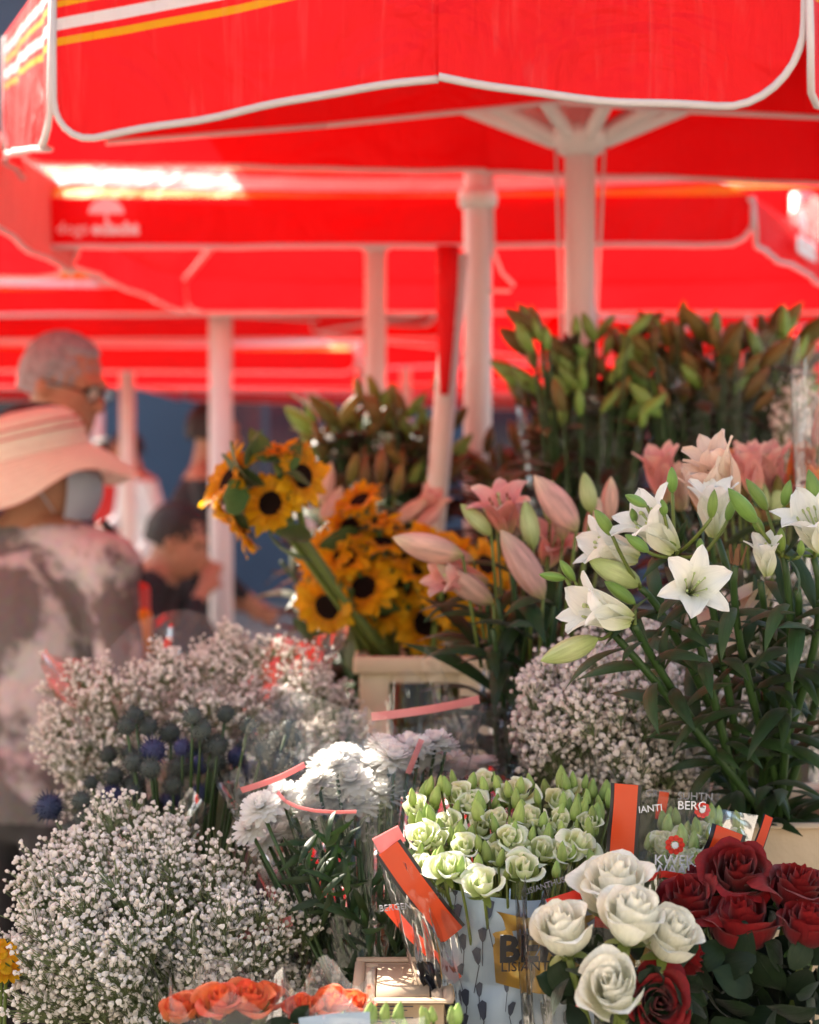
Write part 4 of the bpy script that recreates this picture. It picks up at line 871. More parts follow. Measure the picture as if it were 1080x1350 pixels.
# orange bands with black edges on the outer cellophane
def banded(parent, pts, wid):
    pts = [Vector(p) for p in pts]; strip(parent, [p + Vector((0, .0015, 0)) for p in pts], wid * 1.3, M_black); return strip(parent, pts, wid, M_band)
banded(t, [P(512, 1118, 1.55), P(545, 1165, 1.545), P(575, 1205, 1.545), P(598, 1232, 1.55)], .021)
strip(t, [P(496, 1116, 1.552), P(530, 1098, 1.552)], .016, M_band_pink)
strip(t, [P(512, 1196, 1.56), P(545, 1235, 1.555), P(604, 1292, 1.56)], .010, M_band)
# flat cellophane flap at the left of the sleeve
mb, fn = shell(P(492, 1108, 1.565), P(600, 1165, 1.57), P(560, 1340, 1.55), P(610, 1345, 1.55), .02, None, 'flap', 0, .02, 5)
part('cellophane_flap', mb.mesh('cellophane_flap', M_cello), t)
text(t, 'BERGEN', P(500, 1202, 1.535), (1, 0, .1), (0, 0, 1), .008, M_print_grey)
mb, fn = shell(P(545, 1268, 1.553), P(575, 1262, 1.553), P(575, 1345, 1.545), P(612, 1345, 1.545), .01, None, 'flap', 0, .02, 6)
part('dark_panel', mb.mesh('dark_panel', M_black), t)

t = thing('lisianthus_bunch', 'lisianthus bunch in clear sleeve with orange bands and printed red flower', 'flower bunch', (P(910, 1350, 1.72).x, 1.72, Z0), 'lisianthus bunches')
lb2 = Vector((P(910, 1350, 1.72).x, 1.72, Z0 + .14))
fl2, bd2 = [], []
for i in range(26): fl2.append((RND.uniform(846, 975), RND.uniform(1098, 1160), RND.uniform(15, 20), 0))
for i in range(34): bd2.append((RND.uniform(842, 985), RND.uniform(1072, 1140), RND.uniform(24, 34)))
def lis2():
    for (x, y, r, k) in fl2:
        d = 1.66 + (1100 - y) * .001; c = P(x, y, d); ax = Vector((RND.uniform(-.3, .3), -.5, 1)).normalized(); s = r * d / FPX
        place_flower(t, 'lisianthus', RL[0], align(c - ax * s * .7, ax, RND.uniform(0, 6), s)); stem(t, [lb2, c - ax * s * .7], .002, .0016, M_stem, 5)
    for (x, y, l) in bd2:
        d = 1.66 + (1100 - y) * .001 + RND.uniform(-.02, .02); b = P(x, y + l * .5, d); bud(t, BUD_L, b, P(x + RND.uniform(-.2, .2) * l, y - l * .5, d), 1.1); stem(t, [lb2, b], .002, .0014, M_stem, 5)
lis2()
stem(t, [lb2 + Vector((0, 0, .05)), lb2, Vector((lb2.x, lb2.y, Z0))], .02, .022)
mb, fn = shell(P(806, 1030, 1.60), P(1000, 1075, 1.62), P(815, 1200, 1.575), P(960, 1215, 1.585), .02, None, 'front', 0, .006, 8)
part('clear_sleeve', mb.mesh('clear_sleeve', M_cello_c), t)
banded(t, [P(826, 1034, 1.588), P(822, 1095, 1.582), P(818, 1160, 1.576)], .022)
banded(t, [P(962, 1094, 1.575), P(950, 1130, 1.57), P(934, 1180, 1.565)], .026)
banded(t, [P(1014, 1076, 1.63), P(1005, 1104, 1.62), P(996, 1130, 1.61)], .008)
strip(t, [P(876, 1044, 1.70), P(870, 1080, 1.70)], .010, M_band)
strip(t, [P(845, 1160, 1.572), P(875, 1152, 1.566), P(900, 1156, 1.566), P(920, 1172, 1.566)], .006, M_print_red)
mbf = MB()
def bloom(c, s, mbx):
    for k in range(9):
        a = k * 2 * PI / 9; mbx.lathe([(1e-4, 0), (.30, 0)], 10, 0, Matrix.Translation(c) @ Matrix.Scale(s, 4) @ Matrix.Rotation(PI / 2, 4, 'X') @ Matrix.Translation((.68 * math.cos(a), .68 * math.sin(a), 0)) )
    mbx.lathe([(1e-4, 0), (.34, 0)], 12, 1, Matrix.Translation(c + Vector((0, -.001, 0))) @ Matrix.Scale(s, 4) @ Matrix.Rotation(PI / 2, 4, 'X'))
bloom(P(890, 1114, 1.575), .0095, mbf); part('printed_flower', mbf.mesh('printed_flower', [M_print_red, M_print_white], False), t)
mbf = MB(); bloom(P(926, 1068, 1.60), .008, mbf); part('printed_flower', mbf.mesh('printed_flower', [M_print_red, M_print_white], False), t)
text(t, 'KWEKERIJ', P(862, 1140, 1.572), (1, .05, -.03), (0, 0, 1), .0135, M_print_white); text(t, 'WAALZICHT', P(860, 1153, 1.57), (1, .05, -.03), (0, 0, 1), .0135, M_print_white)
text(t, 'BERG', P(893, 1067, 1.585), (1, .05, -.03), (0, 0, 1), .0115, M_print_white); text(t, 'IANTI', P(842, 1072, 1.585), (1, .05, .1), (0, 0, 1), .009, M_print_white)
text(t, 'GREB', P(850, 1050, 1.70), (1, 0, -.03), (0, 0, 1), .010, M_print_grey); text(t, 'SUHTN', P(893, 1054, 1.70), (1, 0, -.03), (0, 0, 1), .011, M_print_grey)
t = thing('lisianthus_bunch', 'low lisianthus bunch of green buds in front of the printed wooden crate', 'flower bunch', (P(520, 1350, 1.34).x, 1.34, Z0), 'lisianthus bunches')
lb3 = Vector((P(520, 1350, 1.35).x, 1.35, Z0 + .1))
for i in range(16):
    x = RND.uniform(430, 605); b = P(x, RND.uniform(1348, 1362), 1.34); l = RND.uniform(20, 30) * 1.34 / FPX; bud(t, BUD_L, b, b + Vector((RND.uniform(-.004, .004), 0, l)), 1.1); stem(t, [lb3, b], .002, .0014, M_stem, 5)
stem(t, [lb3 + Vector((0, 0, .05)), lb3, Vector((lb3.x, lb3.y, Z0))], .02, .022)
mb, fn = shell(P(425, 1338, 1.33), P(560, 1340, 1.33), P(440, 1460, 1.32), P(560, 1460, 1.32), .01, None, 'x', 0, .008, 3); part('clear_sleeve', mb.mesh('clear_sleeve', M_cello_h), t)

# ------------------------------------------------------------------ crates
def crate(name, label, x0, x1, y0, y1, z0, z1, mat, hole=True, lip=.025, group=None, floor_=True):
    t = thing(name, label, 'crate', ((x0 + x1) / 2, (y0 + y1) / 2, z0), group); th = .012; cx, cy_ = (x0 + x1) / 2, (y0 + y1) / 2; w, h = x1 - x0, z1 - z0
    def wall(mbx, front, y):
        if hole:
            hw, hz0, hz1 = w * .27, z0 + h * .45, z1 - lip - .012
            mbx.box(((x0 + cx - hw) / 2, y, (z0 + z1) / 2), (cx - hw - x0, th, h), bev=.002); mbx.box(((x1 + cx + hw) / 2, y, (z0 + z1) / 2), (x1 - cx - hw, th, h), bev=.002)
            mbx.box((cx, y, (z0 + hz0) / 2), (2 * hw + .004, th * .96, hz0 - z0), bev=.002); mbx.box((cx, y, (hz1 + z1) / 2), (2 * hw + .004, th * .96, z1 - hz1), bev=.002)
        else: mbx.box((cx, y, (z0 + z1) / 2), (w, th, h), bev=.002)
    for y in (y0 + th / 2, y1 - th / 2):
        mb = MB(); wall(mb, y == y0, y); part('side_wall', mb.mesh('side_wall', mat), t)
    for x in (x0 + th / 2, x1 - th / 2):
        mb = MB(); mb.box((x, cy_, (z0 + z1) / 2), (th * .98, y1 - y0 - 2 * th - .001, h * .998), bev=.002); part('end_wall', mb.mesh('end_wall', mat), t)
    mb = MB(); mb.box((cx, cy_, z0 + .008), (w - 2 * th - .002, y1 - y0 - 2 * th - .002, .01)); part('floor_panel', mb.mesh('floor_panel', mat), t)
    mb = MB(); o = .008
    for (c, d) in (((cx, y0 - o / 2 + .001, z1 - lip / 2 + .003), (w + 2 * o, o + .004, lip)), ((cx, y1 + o / 2 - .001, z1 - lip / 2 + .003), (w + 2 * o, o + .004, lip)), ((x0 - o / 2, cy_, z1 - lip / 2 + .002), (o + .002, y1 - y0 - .002, lip)), ((x1 + o / 2, cy_, z1 - lip / 2 + .002), (o + .002, y1 - y0 - .002, lip))): mb.box(c, d, bev=.003)
    part('rim', mb.mesh('rim', mat), t); return t
a, c = P(474, 868, 2.50), P(645, 868, 2.50)
crate('flower_crate', 'cream plastic crate with handle slot holding the sunflowers', a.x, c.x, 2.5, 2.78, Z1, a.z, M_cream_plastic)
a, c = P(968, 1088, 1.80), P(1150, 1088, 1.80)
crate('flower_crate', 'cream wooden crate holding the white lilies', a.x, c.x, 1.80, 2.02, a.z - .075, a.z, M_wood_pale, False, .006)
crate('flower_crate', 'pale wooden crate under the one holding the white lilies', a.x, c.x, 1.80, 2.02, a.z - .165, a.z - .079, M_wood_pale, False, .006)
crate('flower_crate', 'lowest wooden crate of the stack below the white lilies', a.x, c.x, 1.80, 2.02, Z0 + .002, a.z - .169, M_wood_pale, False, .006)
a, c = P(476, 1320, 1.50), P(586, 1320, 1.50)
ck = crate('flower_crate', 'pale wooden crate with fine printed lines below the chrysanthemums', a.x, c.x, 1.50, 1.62, Z0 + .002, a.z, M_card, False, .004)
mb = MB(); mb.box(((a.x + c.x) / 2, 1.56, a.z - .007), (c.x - a.x - .026, .094, .018)); part('lid', mb.mesh('lid', M_card), ck)
for i in range(5):
    mb = MB(); p = P(488, 1327 + i * 5, 1.4935); q = P(545 - (i % 3) * 8, 1327 + i * 5, 1.4935); mb.box(((p.x + q.x) / 2, 1.4935, p.z), (q.x - p.x, .0006, .0009)); part('printed_line', mb.mesh('printed_line', M_ink_blue, False), ck)

# ------------------------------------------------------------------ lilies
def Z3(px, py): return 700 + .352 * px, 620 + .352 * py
t = thing('white_lily_bunch', 'white lilies with green buds and long dark leaves in the wooden crate', 'flower bunch', (P(1010, 1100, 1.88).x, 1.88, 1.1), 'lily bunches')
lbase = Vector((P(1010, 1100, 1.88).x, 1.88, P(1000, 1120, 1.88).z))
def W(px, py, d=1.68): return P(*Z3(px, py), d)
for (c, ax, k, s, roll) in ((W(585, 470, 1.62), (.05, -1, .35), 2, .88, .3), (W(375, 560, 1.64), (-1, -.45, .30), 0, 1.0, .5), (W(540, 300, 1.66), (-.75, -.35, .75), 1, 1.0, .2), (W(400, 330, 1.70), (-1, -.3, .35), 0, .9, 1.0), (W(885, 395, 1.66), (-.15, -.35, 1), 0, .62, .4), (W(1100, 300, 1.66), (-.45, -.45, .8), 1, .95, .2), (W(690, 250, 1.74), (-.1, -.2, 1), 0, .9, .9)):
    lily(t, LILY_W[k], c, ax, s, roll)
for (c, ax, k, s) in ((W(760, 120, 1.80), (-.5, -.3, .9), 0, 1.1), (W(700, 200, 1.78), (-.35, -.2, .9), 0, 1.0), (W(885, 430, 1.78), (-.75, -.2, -.75), 1, 1.25)):
    lily(t, LILY_PEACH[k], c, ax, s, RND.uniform(0, 6))
tips = []
for (b0, b1, me, f) in (((250, 630), (35, 715), BUD_P, 1), ((410, 430), (215, 335), BUD_P, 1.05), ((130, 405), (30, 390), BUD_G, 1), ((165, 415), (108, 335), BUD_G, 1), ((390, 500), (275, 415), BUD_G, 1), ((235, 500), (150, 512), BUD_G, 1.3), ((530, 85), (528, -15), BUD_G, 1.15), ((435, 135), (352, 92), BUD_G, 1.1), ((305, 245), (238, 145), BUD_G, 1.1), ((390, 195), (378, 142), BUD_G, 1.3), ((500, 170), (490, 108), BUD_G, 1.3), ((555, 285), (472, 225), BUD_G, 1.1), ((440, 305), (352, 240), BUD_G, 1.1), ((635, 310), (635, 255), BUD_G, 1.3), ((675, 180), (688, 70), BUD_G, 1), ((845, 195), (738, 65), BUD_G, 1), ((885, 150), (805, 30), BUD_G, .9), ((948, 135), (972, 35), BUD_G, 1.1), ((940, 305), (936, 215), BUD_G, 1.15), ((1090, 312), (992, 302), BUD_G, 1), ((1085, 180), (1040, -5), BUD_G, 1.0), ((735, 190), (765, 95), BUD_G, 1), ((870, 240), (830, 160), BUD_G, 1.1), ((1010, 320), (1012, 260), BUD_G, 1.2)):
    d = 1.66 + RND.uniform(-.03, .04); bud(t, me, W(*b0, d), W(*b1, d - .01), f); tips.append(W(*b0, d))
# withered bud
mb = MB(); 
for k in range(6):
    a_ = k * PI / 3
    mb.grid(lambda u, v: Vector((math.cos(a_) * (.5 + .35 * v) - math.sin(a_) * (u - .5) * .55 * (1 - v * .5), math.sin(a_) * (.5 + .35 * v) + math.cos(a_) * (u - .5) * .55 * (1 - v * .5), v * 1.6 + .1 * math.sin(u * 9 + k))), 3, 4)
part('withered_bud', mb.mesh('withered_bud', simple('withered', (.20, .10, .05), .8, .3, 60, transl=.2)), t, align(W(770, 350, 1.66), (.05, -.2, 1), 0, .011))
stemtop = [(W(250, 560, 1.68), W(400, 700, 1.70)), (W(390, 580, 1.67), W(470, 740, 1.72)), (W(410, 440, 1.69), W(560, 620, 1.74)), (W(540, 320, 1.68), W(650, 700, 1.72)), (W(640, 320, 1.70), W(720, 700, 1.74)), (W(765, 360, 1.67), W(770, 700, 1.74)), (W(700, 260, 1.75), W(830, 700, 1.78)), (W(945, 320, 1.67), W(990, 700, 1.72)), (W(1000, 450, 1.68), W(1000, 700, 1.74)), (W(1060, 330, 1.68), W(1100, 700, 1.72)), (W(860, 420, 1.7), W(900, 800, 1.8)), (W(1090, 240, 1.75), W(1150, 700, 1.8))]
stems_w = []
for (tp, md) in stemtop:
    b = lbase + Vector((RND.uniform(-.03, .04), RND.uniform(-.04, .05), 0)); pts = bez(b, md * 1.35 - (b + tp) * .175, tp, 10); stems_w.append(pts); stem(t, pts, .0052, .0036, M_stem_d, 8); leaves_on(t, pts, 9 if tp.x < .22 else 16, .055, .10, .05, .8)
    stem(t, [b, Vector((b.x, b.y, .935))], .005, .005, M_stem_d)
for q in tips:
    best = min((p for pts in stems_w for p in pts[5:]), key=lambda p: (p - q).length + max(0, p.z - q.z) * 2); stem(t, bez(best, lerp(best, q, .6) + Vector((0, 0, -.006)), q, 4), .0022, .0018, M_stem, 5)
    if RND.random() < .6: part('leaf', RND.choice(LEAFS), t, align(best, (q - best) + Vector((.01, 0, 0)), RND.uniform(0, 6), (.05, .05, .05)))

def lily_bunch(label, base, flowers, buds, stems, leafn=12, lsz=(.07, .12), leafs=None, name='lily_bunch', sm_=None):
    t = thing(name, label, 'flower bunch', base, 'lily bunches'); base = Vector(base)
    for (st, x, y, d, ax, s) in flowers: lily(t, st, P(x, y, d), ax, s, RND.uniform(0, 6)); stems = stems + [(x, y, d)]
    for (me, x0, y0, x1, y1, d, f) in buds:
        bud(t, me, P(x0, y0, d), P(x1, y1, d - .01), f); q = P(x0, y0, d)
        stem(t, bez(lerp(base, q, .7), lerp(base, q, .9) + Vector((0, 0, -.005)), q, 4), .0026, .002, M_stem if flowers or leafs is None else M_stem_d, 5)
    for (x, y, d) in stems:
        tp = P(x, y, d); b = base + Vector((RND.uniform(-.03, .03), RND.uniform(-.03, .03), 0)); pts = bez(b, Vector((lerp(b.x, tp.x, .35), lerp(b.y, tp.y, .35), lerp(b.z, tp.z, .65))), tp, 9)
        stem(t, pts, .005, .0032, M_stem_d, 6); leaves_on(t, pts, leafn, *lsz, .12, .92, leafs)
    return t
bk = Vector((P(690, 900, 2.2).x, 2.2, Z0 + .3))
lily_bunch('pink lilies opening beside the sunflowers above the dark drooping leaves', bk,
    [(LILY_PINK[1], 668, 705, 2.12, (-.2, -.45, .9), .9), (LILY_PINK[0], 640, 770, 2.12, (-.8, -.5, .2), .95), (LILY_PINK[1], 720, 745, 2.18, (.2, -.5, .7), .8)],
    [(BUD_K, 610, 732, 517, 708, 2.08, 1.0), (BUD_P, 648, 706, 607, 664, 2.1, 1.0), (BUD_K, 716, 790, 660, 698, 2.06, .92), (BUD_K, 650, 795, 575, 742, 2.1, .9), (BUD_K, 760, 700, 704, 626, 2.08, 1.05), (BUD_P, 780, 676, 770, 622, 2.08, 1.1), (BUD_P, 703, 724, 692, 658, 2.08, 1.0), (BUD_K, 625, 740, 560, 720, 2.14, .9), (BUD_P, 655, 690, 636, 650, 2.16, 1.0), (BUD_K, 742, 712, 735, 640, 2.14, .9), (BUD_K, 800, 690, 806, 628, 2.16, .95), (BUD_P, 725, 690, 728, 632, 2.16, 1), (BUD_K, 690, 700, 676, 640, 2.18, .9), (BUD_K, 775, 720, 790, 655, 2.12, .9)],
    [(655, 790, 2.1), (700, 800, 2.1), (740, 760, 2.12), (680, 760, 2.16), (730, 800, 2.08), (650, 830, 2.06)], 13, (.09, .15))
stem(bpy.data.objects['lily_bunch'], [bk, Vector((bk.x, bk.y, Z0))], .02, .02, M_stem_d)
bk2 = Vector((P(1010, 800, 2.3).x, 2.3, Z1))
fl_, bu_ = [], []
for (x, y, st) in ((995, 640, LILY_PINK[0]), (1015, 650, LILY_PINK[0]), (955, 640, LILY_OR[0]), (975, 655, LILY_PINK[0]), (1050, 640, LILY_OR[0]), (1070, 660, LILY_OR[0]), (930, 665, LILY_OR[0]), (1035, 670, LILY_PINK[1]), (900, 660, LILY_PEACH[0]), (880, 650, LILY_PINK[0])): fl_.append((st, x, y + 12, 2.2 + RND.uniform(-.06, .06), (RND.uniform(-.3, .3), -.25, 1), RND.uniform(.8, 1.0)))
for i in range(14): x = RND.uniform(920, 1085); y = RND.uniform(620, 690); bu_.append((RND.choice([BUD_O, BUD_O, BUD_K, BUD_P]), x, y + 22, x + RND.uniform(-14, 14), y - 22, 2.18, 1.1))
lily_bunch('coral and orange lilies opening behind the white lilies', bk2, fl_, bu_, [], 9, (.08, .12))
def bud_bunch(label, base, x0, x1, y0, y1, d, nb, ns, l=(30, 48), me=None, name='lily_bunch', wrap=None, fan=.3, leafn=11):
    base = Vector(base); bu_, st = [], []
    for i in range(nb):
        x = lerp(x0, x1, (i + RND.random()) / nb); y = lerp(y0, y1, RND.random()) + 26 * math.sin(x * .06) * RND.random(); ln = RND.uniform(*l); lean = (x - (x0 + x1) / 2) / (x1 - x0) * fan * 2 + RND.uniform(-.85, .85)
        bu_.append((RND.choice(me or [BUD_O, BUD_O, BUD_G]), x, y + ln * .5, x + lean * ln, y - ln * .5, d + RND.uniform(-.1, .1), RND.uniform(.9, 1.15)))
    for i in range(ns): st.append((lerp(x0 + 8, x1 - 8, (i + .5) / ns), lerp(y0 + 20, y1, RND.random()), d + RND.uniform(-.06, .1)))
    t = lily_bunch(label, base, [], bu_, st, int(leafn * 1.3), (.08, .17), LEAFS_O, name=name)
    return t
bA = Vector((P(775, 700, 3.0).x, 3.02, Z1)); tA = bud_bunch('closed green lily buds in a pointed cellophane sleeve below the flared hub', bA, 700, 850, 425, 550, 2.95, 76, 16, (26, 46), fan=.9, leafn=16, me=[BUD_G, BUD_G, BUD_O])
wrapper(tA, bA, P(770, 560, 3.0), .05, .115, M_cello, jag=.16, seed=2.7, wr=.07)
bB = Vector((P(950, 700, 3.0).x, 3.05, Z1)); tB = bud_bunch('brownish closed lily buds in tall cellophane next to the green ones', bB, 850, 1050, 425, 530, 2.98, 110, 18, (28, 50), fan=.5, leafn=15)
wrapper(tB, bB, P(950, 480, 3.02), .06, .145, M_cello_c, jag=.08, seed=6.1, wr=.09, m=16)
bu2 = thing('wrapped_bouquet', 'bouquet in clear cellophane at the edge beside the coral lilies', 'flower bunch', (P(1100, 700, 2.2).x, 2.2, Z1))
b6 = Vector((P(1105, 800, 2.2).x, 2.2, Z1 + .02)); wrapper(bu2, b6, P(1105, 478, 2.15), .03, .055, M_cello_h, jag=.05, seed=9, wr=.07)
for i in range(9):
    x, y = RND.uniform(1072, 1130), RND.uniform(500, 610); bud(bu2, RND.choice([BUD_P, BUD_K]), P(x, y + 25, 2.17), P(x + RND.uniform(-6, 6), y - 25, 2.17), 1); stem(bu2, [b6, P(x, y + 25, 2.17)], .003, .002, M_stem, 5)
for (lab, x0, x1, y0, y1, d, nb) in (('dark lily bunch with closed buds behind the sunflowers', 415, 505, 520, 620, 3.3, 36), ('dark lily bunch with olive buds against the leaning pole', 500, 590, 515, 620, 3.35, 36), ('dark lily bunch low between the two white poles', 640, 720, 560, 640, 3.5, 30)):
    bb = Vector((P((x0 + x1) / 2, 700, d).x, d + .05, Z2 if d > 3.36 else Z1)); tt = bud_bunch(lab, bb, x0, x1, y0, y1, d, nb, 13, (30, 46), leafn=20)
bb = Vector((P(500, 800, 2.95).x, 2.95, Z1))
lily_bunch('lily bunch with a few rosy buds just behind the sunflowers', bb, [(LILY_PINK[0], 545, 690, 2.9, (.5, -.3, .7), .9)], [(BUD_K, 425, 668, 437, 608, 2.9, .9), (BUD_K, 425, 690, 452, 640, 2.9, 1.0), (BUD_K, 520, 690, 568, 655, 2.88, .9), (BUD_O, 480, 650, 482, 600, 2.9, 1), (BUD_O, 520, 655, 530, 610, 2.9, 1), (BUD_K, 545, 705, 590, 660, 2.86, .8), (BUD_O, 460, 640, 470, 596, 2.9, 1), (BUD_O, 500, 640, 505, 590, 2.92, 1)], [(430, 650, 2.92), (470, 640, 2.95), (510, 640, 2.95), (550, 660, 2.92), (400, 690, 2.9), (370, 740, 2.9)], 15, (.09, .15))

# ------------------------------------------------------------------ sunflowers
SP = [petal_mesh('petal', M_sun_petal, 1, .27, 1.1 + .15 * k, 1.55 + .25 * k, 1.4, .18, lambda s: max(.05, math.sin(PI * min(1, s * .8 + .16)) ** .8) if s < .99 else .04, .2, 3, 6, k) for k in range(3)]
mb = MB()
for k in range(14):
    a_ = k * 2 * PI / 14; A3 = Matrix.Rotation(a_, 3, 'Z')
    mb.grid(lambda u, v: A3 @ Vector((.35 + .75 * v, (u - .5) * .42 * (1 - v) ** .7, -.16 + .05 * v)), 2, 4, mi=1)
mb.lathe([(.08, -.36), (.22, -.30), (.5, -.18), (.50, -.06), (.45, .0)], 18, 1); mb.lathe([(.45, 0), (.42, .07), (.32, .12), (.2, .11), (1e-3, .08)], 18, 0)
SDISC = mb.mesh('sunflower', [M_sun_disc, M_leaf_sun])
def sunflower(t, x, y, d, r, ax, base=None, ctrl=None, pl=.76, sr=.005):
    s = r * d / FPX * RND.uniform(.85, 1.1); c = P(x, y, d); ax = (Vector(ax) + Vector((RND.uniform(-.3, .3), RND.uniform(-.2, .2), RND.uniform(-.3, .3)))).normalized(); M = align(c, ax, RND.uniform(0, 6), s); h = part('sunflower', SDISC, t, M)
    for k in range(38):
        a_ = k * 2.399; l = pl * RND.uniform(.65, 1.2); part('petal', SP[k % 3], h, M @ Matrix.Rotation(a_, 4, 'Z') @ Matrix.Translation((.38, 0, .012 * (k % 3))) @ Matrix.Rotation(RND.uniform(-.35, .25), 4, 'Y') @ Matrix.Rotation(RND.uniform(-.5, .5), 4, 'X') @ Matrix.Diagonal((l, l * RND.uniform(.8, 1.15), l, 1)))
    if base is not None:
        e = c - ax * s * .34; stem(t, bez(base, ctrl if ctrl else e - ax * .10 - Vector((0, 0, .04)), e, 8), sr * 1.1, sr, M_stem, 8)
t = thing('sunflower_bunch', 'tied sunflower bunch leaning out of the crate to the left', 'flower bunch', (P(505, 862, 2.56).x, 2.56, Z1 + .02), 'sunflower bunches')
sb = P(520, 890, 2.58); stie = P(395, 715, 2.46)
for (x, y, r, ax) in ((357, 664, 40, (-.1, -1, .15)), (398, 628, 40, (.75, -.75, .3)), (303, 632, 44, (-.9, -.35, .35)), (312, 690, 46, (-.75, -.3, -.55)), (365, 598, 38, (.1, -.2, 1))):
    axv = Vector(ax).normalized(); o = Vector((RND.uniform(-.012, .012), RND.uniform(-.01, .01), 0))
    sunflower(t, x, y, 2.42, r, ax); c = P(x, y, 2.42); e = c - axv * r * 2.42 / FPX * .34
    stem(t, [sb + o, lerp(sb, stie, .5) + o, stie + o] + bez(stie + o, lerp(stie, e, .55), e, 4)[1:], .0058, .0052, M_stem, 8)
    stem(t, [sb + o, sb + o + Vector((.02, .02, -.12))], .0055, .0055, M_stem)
for (x, y, dx, dz, l, roll) in ((340, 640, -.85, .1, .085, 1.2), (330, 615, -.5, .9, .075, .4), (350, 640, -1, -.15, .08, 2.0), (352, 700, .1, -1, .085, .5), (375, 625, .0, .8, .06, 1), (350, 610, .1, .9, .06, 2), (410, 640, .2, .6, .05, 3), (395, 690, -.2, -.9, .07, 1), (330, 655, -1, 0, .085, .0)):
    part('leaf', RND.choice(SLEAFS[:2]), t, align(P(x, y, 2.40), (dx, -.35, dz), roll, l))
part('leaf', SLEAFS[1], t, align(P(424, 832, 2.45), (.05, -.2, -1), 1.5, .09))
t = thing('sunflower_bunch', 'sunflowers standing upright in the cream crate', 'flower bunch', (P(560, 862, 2.64).x, 2.64, Z1 + .02), 'sunflower bunches')
for (x, y, r, ax) in ((465, 695, 40, (-.3, -.8, .6)), (430, 738, 36, (-.6, -.7, .3)), (432, 800, 44, (-.3, -.9, -.35)), (480, 775, 40, (-.1, -.8, .5)), (520, 728, 38, (.3, -.6, .7)), (563, 822, 46, (.1, -1, .1)), (616, 826, 42, (.3, -.9, .15)), (545, 745, 40, (.2, -.8, .5)), (590, 760, 40, (.2, -.8, .4)), (505, 715, 34, (0, -.5, .9)), (640, 800, 36, (.5, -.7, .3)), (500, 690, 30, (.2, -.4, .9)), (655, 775, 34, (.6, -.6, .4)), (565, 712, 34, (.2, -.4, .9)), (600, 730, 34, (.3, -.4, .8)), (410, 790, 34, (-.7, -.6, .1)), (455, 735, 34, (-.2, -.8, .5)), (530, 775, 36, (.0, -.9, .3)), (505, 800, 32, (-.1, -1, -.1)), (585, 795, 34, (.2, -.9, .2)), (475, 660, 30, (-.2, -.5, .8)), (640, 745, 32, (.4, -.6, .5))):
    d = 2.56 + RND.uniform(-.04, .06); sunflower(t, x, y, d, r, ax, Vector((P(555, 900, 2.64).x + (x - 540) * .0004, 2.62 + RND.uniform(-.04, .04), Z1 + .02)), None)
for i in range(34):
    x, y = RND.uniform(420, 660), RND.uniform(700, 850); part('leaf', RND.choice(SLEAFS), t, align(P(x, y, RND.uniform(2.58, 2.66)), (RND.uniform(-1, 1), RND.uniform(-1, 0), RND.uniform(-1, .5)), RND.uniform(0, 6), RND.uniform(.05, .085)))
for (x, y, l) in ((590, 830, .075), (610, 760, .06)): part('leaf', SLEAFS[1], t, align(P(x, y, 2.47), (.05, -.2, -1), 1.5, l))

# yellow flowers at the left edge
SDISC_Y = SDISC.copy(); SDISC_Y.materials[0] = M_yellow
t = thing('yellow_flower_bunch', 'yellow flowers peeping out beside the loose gypsophila', 'flower bunch', (P(-10, 1350, 1.6).x, 1.6, Z0))
for (x, y) in ((2, 1258), (-8, 1275), (8, 1278), (-14, 1250)):
    M = align(P(x, y, 1.6), (.3, -.6, .7), RND.uniform(0, 6), .014); h = part('flower', SDISC_Y, t, M)
    for k in range(14): part('petal', SP[k % 3], h, M @ Matrix.Rotation(k * 2.399, 4, 'Z') @ Matrix.Translation((.4, 0, 0)) @ Matrix.Scale(.8, 4))
    stem(t, [P(x, y, 1.605), Vector((P(-20, 1300, 1.6).x, 1.62, Z0))], .002, .002, M_stem, 5)
for p_ in [o for o in t.children_recursive if o.name.startswith('petal')]: pass

# ------------------------------------------------------------------ people
M_skin = simple('skin', (.36, .175, .105), .55, .08, 30, rnd=.0); M_hair_grey = simple('grey_hair', (.24, .25, .27), .8, .6, 60, bump=.6, bscale=180)
M_hair_dark = simple('dark_hair', (.02, .014, .012), .6, .3, 90, bump=.6, bscale=180)
M_trousers = simple('dark_trousers', (.025, .025, .03), .8, .2, 30); M_shirt_purple = simple('dark_purple_shirt', (.075, .05, .075), .8, .2, 30, bump=.3, bscale=60)
M_black_cl = simple('black_jacket', (.012, .011, .013), .8, .2, 30, bump=.3, bscale=40); M_white_cl = simple('pale_blue_shirt', (.62, .68, .74), .8, .1, 30)
M_red_cl = simple('red_shirt', (.45, .03, .03), .8, .2, 30); M_mask = simple('mask', (.42, .48, .58), .8, .05, 30, transl=.2); M_shoe = simple('shoe', (.03, .03, .03), .5)
M_straw = simple('woven_straw', (.84, .79, .68), .8, .10, 90, transl=.15, bump=.7, bscale=260); M_hat_red = simple('red_stitch', (.55, .10, .10), .8)
M_lens = cello_mat('spectacle_lens', .0, .08, bump=0.0); M_bag = simple('red_bag', (.65, .04, .02), .5); M_orange_bag = simple('orange_bag', (.8, .25, .02), .5)
